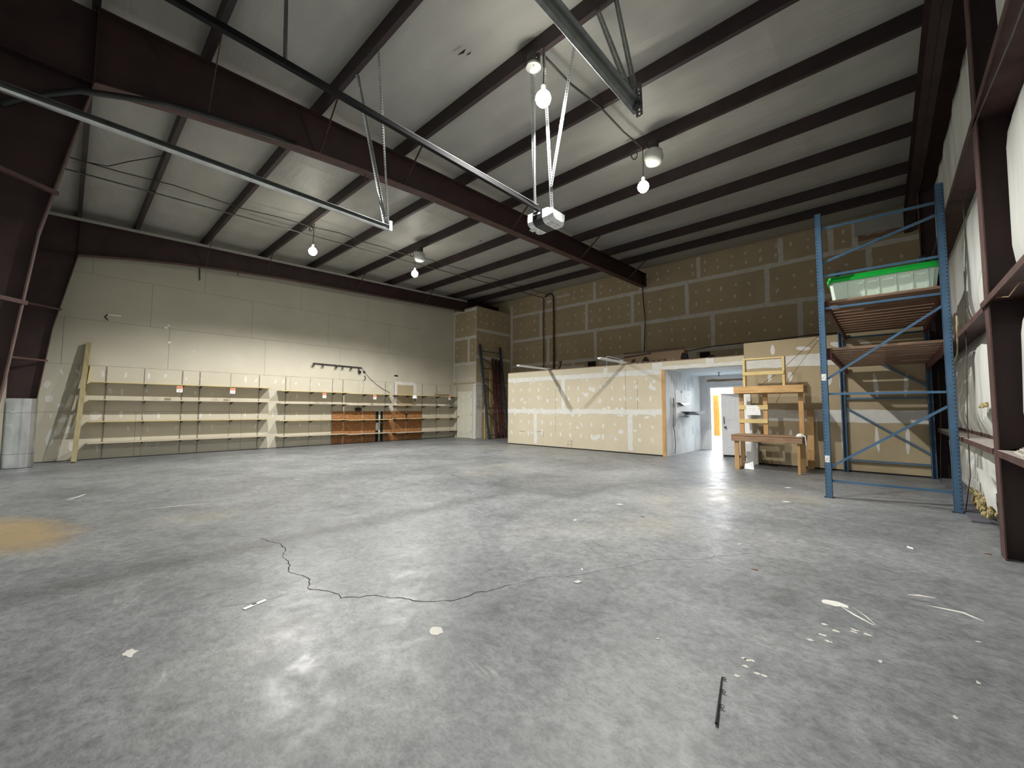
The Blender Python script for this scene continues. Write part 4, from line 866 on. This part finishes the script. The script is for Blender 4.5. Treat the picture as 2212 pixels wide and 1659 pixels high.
MB().lathe((-3.62, 13.0, 2.28), [(.01, 0), (.045, .005), (.045, .01), (.012, .015), (.012, .10), (.05, .11), (.05, .12)], 12).build('sprinkler_head', M['steelgrey'], label='small fire sprinkler head on the alcove ceiling', cat='sprinkler')
sb = thing('plank_stack', (-4.55, 15.9, 0), 'orange wooden plank stack seen through the open doorway', 'planks')
for k in range(4): MB().bev((-4.66+.055*k, 15.95-.02*k, .36), (-4.61+.055*k, 16.03, 1.82), .004).build('plank', M['orangewood'], sb)
MB().box((-4.72, 15.9, .006), (-4.40, 16.08, .36)).build('base', M['white'], sb)

# ------------------------------------------------------------------ pallet rack
rk = thing('pallet_rack', (0, 9.45, 0), 'blue steel pallet rack with two slatted wooden decks at right', 'rack')
def post(x0, x1, y, face):
    m = MB(); d = .075*face
    p = MB(); p.box((x0, y, 0), (x1, y+.003*face, 4.32)).box((x0, y, 0), (x0+.003, y+d, 4.32)).box((x1-.003, y, 0), (x1, y+d, 4.32))
    p.box((x0, y+d-.003*face, 0), (x0+.018, y+d, 4.32)).box((x1-.018, y+d-.003*face, 0), (x1, y+d, 4.32))
    return p
for (y, fc) in ((7.72, 1), (11.27, -1)):
    for k, (x0, x1) in enumerate(((-.72, -.64), (.585, .665))):
        po = post(x0, x1, y, fc).build('upright_post', M['blue'], rk)
        h = MB(); z = .06
        while z < 4.3:
            xx = x0+.016 if (k == 0) else x1-.016
            yy = y-.0012 if fc > 0 else y-.0762
            h.lathe((xx, yy, z), [(.0072, 0), (.0072, .0008)], 6, 'y')
            z += .0508
        h.build('post_holes', M['dark'], po, kind='stuff')
        MB().box((x0-.02, y-.02 if fc > 0 else y-.09, 0), (x1+.02, y+.09 if fc > 0 else y+.02, .008)).build('foot_plate', M['blue_dull'], po)
    yb = y+.037*fc
    for (za, zb) in ((.25, .25), (.46, 1.35), (1.54, 1.54), (1.77, 2.67), (2.84, 2.84), (3.34, 3.34), (3.55, 3.91), (4.08, 4.08)):
        a, b = (za, zb) if fc > 0 else (zb, za)
        MB().bar((-.64, yb, a), (.585, yb, b), .03, .032).build('frame_brace', M['blue'], rk)
for (zt, nm) in ((2.22, 'lower'), (2.945, 'upper')):
    for s in (-1, 1):
        xb = s*.615
        m = MB().box((xb-.02, 7.80, zt-.12), (xb+.02, 11.19, zt-.02)).build('load_beam', M['rack_red'], rk)
        for y in (7.80, 11.16): MB().box((xb-.03+(-.0), y-.01, zt-.16), (xb+.03, y+.03, zt+.01)).build('beam_clip', M['rack_red'] if y < 9 else M['red'], m)
    n = 12
    for k in range(n):
        y = 7.82+k*(3.36/n); MB().bev((-.66, y, zt-.02), (.66, y+.19, zt+.018), .003).build('deck_board', M['deck'], rk)
for (z0, z1) in ((1.74, 1.84), (.52, .62)):
    s_ = MB().bev((-.712, 7.7165, z0), (-.655, 7.7195, z1), .001).build('sticker', M['card'], rk)
    m = MB(); [m.box((-.705+.012*q, 7.715, z0+.02+.02*(q % 3)), (-.698+.012*q, 7.7165, z0+.035+.02*(q % 3))) for q in range(4)]; m.build('sticker_print', M['ink'], s_)
MB().bev((-.67, 11.186, 1.62), (-.62, 11.195, 1.70), .001).build('sticker', M['cardboard'], rk)
# tote
tt = thing('storage_tote', (.02, 8.15, 2.963), 'long clear plastic tote with green lid on rack upper deck', 'storage tote')
x0, x1, y0, y1, z0, z1 = -.59, .60, 7.86, 8.42, 2.963, 3.26
def tr(x0, x1, y0, y1, z, c=.04): return [(x0+c, y0, z), (x1-c, y0, z), (x1, y0+c, z), (x1, y1-c, z), (x1-c, y1, z), (x0+c, y1, z), (x0, y1-c, z), (x0, y0+c, z)]
MB().loft([tr(x0+.04, x1-.04, y0+.03, y1-.03, z0), tr(x0+.035, x1-.035, y0+.025, y1-.025, z0+.02), tr(x0+.008, x1-.008, y0+.006, y1-.006, z1-.02), tr(x0, x1, y0, y1, z1)]).build('tub', M['tote'], tt)
for x in (-.38, -.18, -.02, .16, .33, .48): MB().prism([(x-.012, y0+.025, z0+.02), (x+.012, y0+.025, z0+.02), (x+.012, y0+.002, z1-.03), (x-.012, y0+.002, z1-.03)], (0, -.006, 0)).build('rib', M['tote'], tt)
MB().loft([tr(x0-.020, x1+.018, y0-.020, y1+.02, z1-.02), tr(x0-.020, x1+.018, y0-.020, y1+.02, z1+.02), tr(x0-.006, x1+.006, y0-.006, y1+.006, z1+.03), tr(x0-.002, x1+.002, y0-.002, y1+.002, z1+.065), tr(x0+.02, x1-.02, y0+.02, y1-.02, z1+.07)]).build('lid', M['green'], tt)
# cords by the right wall
tube_thing('cord', [(.76, 7.07, 3.9), (.76, 7.08, 3.26), (.76, 7.5, 2.46), (.74, 7.35, 2.0), (.72, 7.45, 1.2), (.72, 7.5, .5), (.70, 7.9, .02)], .005, M['bracket'], 'thin dark cord hanging down right wall behind rack', 'cord')
tube_thing('cord', [(.70, 7.6, 2.5), (.70, 7.65, 2.25), (.71, 7.9, 2.05), (.70, 8.1, 1.95), (.70, 8.4, 1.75)], .009, M['timber'], 'twisted tan rope hanging over head-high girt', 'rope')
tube_thing('cord', [(.72, 5.3, 2.26), (.73, 4.9, 2.18), (.74, 4.6, 2.22), (.76, 4.45, 2.19)], .004, M['pine_old'], 'thin orange wire looped under head-high girt near the edge', 'wire')
tube_thing('cord', [(.68, 10.2, 2.0), (.69, 10.3, 1.3), (.68, 10.6, .6), (.66, 10.6, .02)], .005, M['bracket'], 'thin dark cord hanging in far right corner behind rack', 'cord')

# ------------------------------------------------------------------ things lying on the floor
rod = thing('broken_fishing_rod', (-.60, 2.04, 0), 'black broken fishing rod tip with line guides on the floor', 'fishing rod')
P0, P1 = Vector((-.568, 1.874, .010)), Vector((-.639, 2.209, .007))
MB().tube([P0, P1], [.0062, .0032], 8).build('rod', M['black'], rod)
for f, r in ((.36, .011), (.69, .010), (.99, .008)):
    c = P0.lerp(P1, f); ring = [(c.x+.012+r*math.cos(a), c.y+r*math.sin(a)*.6, c.z+.002+r*.3*math.sin(a)) for a in [k*math.pi/5 for k in range(11)]]
    g = MB().tube([c-Vector((0, .008, 0)), c+Vector((.012, -.004, .0)), c+Vector((.012, .004, .0)), c+Vector((0, .010, 0))], .0018, 4).build('line_guide', M['black'], rod)
    MB().tube(ring, .0015, 4).build('guide_ring', M['black'], g)
pt = thing('strike_plate', (-3.13, .91, 0), 'white metal plate scrap with dark centre lying near crack', 'metal plate')
MB().bar((-3.115, .845, .003), (-3.155, .985, .003), .028, .004).build('plate', M['white_plastic'], pt)
MB().bev((-3.155, .90, .004), (-3.13, .925, .008), .001).build('dark_spot', M['ink'], pt)
SCR = ['white paper scrap on open floor in front of the alcove doorway', 'white paper scrap on floor nearer camera than the doorway scrap', 'tiny white scrap lying right beside the long floor crack', 'white paper scrap on floor just in front of workbench and rack', 'narrow white scrap on floor left of the blue rack', 'white paper scrap in the pale streaks left of the rack front', 'small white crumb on floor midway between crack and rack', 'white paper scrap on floor between rack foot and near column', 'tiny white crumb on floor nearer than the crack, above the rod', 'tiny white crumb on floor by the chalky white splat']
for k, (x, y, r) in enumerate([(-2.744,5.185,.05),(-2.745,4.1,.035),(-1.875,2.899,.018),(-1.26,8.217,.07),(-1.857,7.384,.04),(-1.10,6.95,.06),(-1.101,4.469,.022),(.112,5.465,.05),(-1.008,2.332,.010),(.329,3.528,.014)]):
    a = random.uniform(0, 3); c, s = math.cos(a), math.sin(a)
    MB().prism([(x+r*c, y+r*s, .0015), (x-r*.5*s, y+r*.5*c, .0015), (x-r*c, y-r*s, .0015), (x+r*.4*s, y-r*.4*c, .0015)], (0, 0, .002)).build('paper_scrap', M['card'], label=SCR[k], cat='paper scrap', group='paper scraps on the floor')
MB().prism([(-1.79, 2.64, .002), (-1.75, 2.65, .002), (-1.745, 2.69, .002), (-1.78, 2.70, .002)], (0, 0, .003)).build('plastic_scrap', M['frost'], label='translucent plastic scrap on floor beside the long crack', cat='plastic scrap')
for (x, y, l) in ((-2.257, 4.784, 'small dark wood chip on floor in front of the alcove'), (-.867, 3.844, 'small dark wood chip on mid floor right of the long crack'), (.60, 5.70, 'small dark wood chip on floor at the near wall column foot')):
    MB().prism([(x, y, .002), (x+.05, y+.01, .002), (x+.03, y+.03, .002)], (0, 0, .004)).build('dark_chip', M['deck'], label=l, cat='chip', group='dark chips on the floor')
for o in bpy.data.objects:
    if '_o' in o: del o['_o']
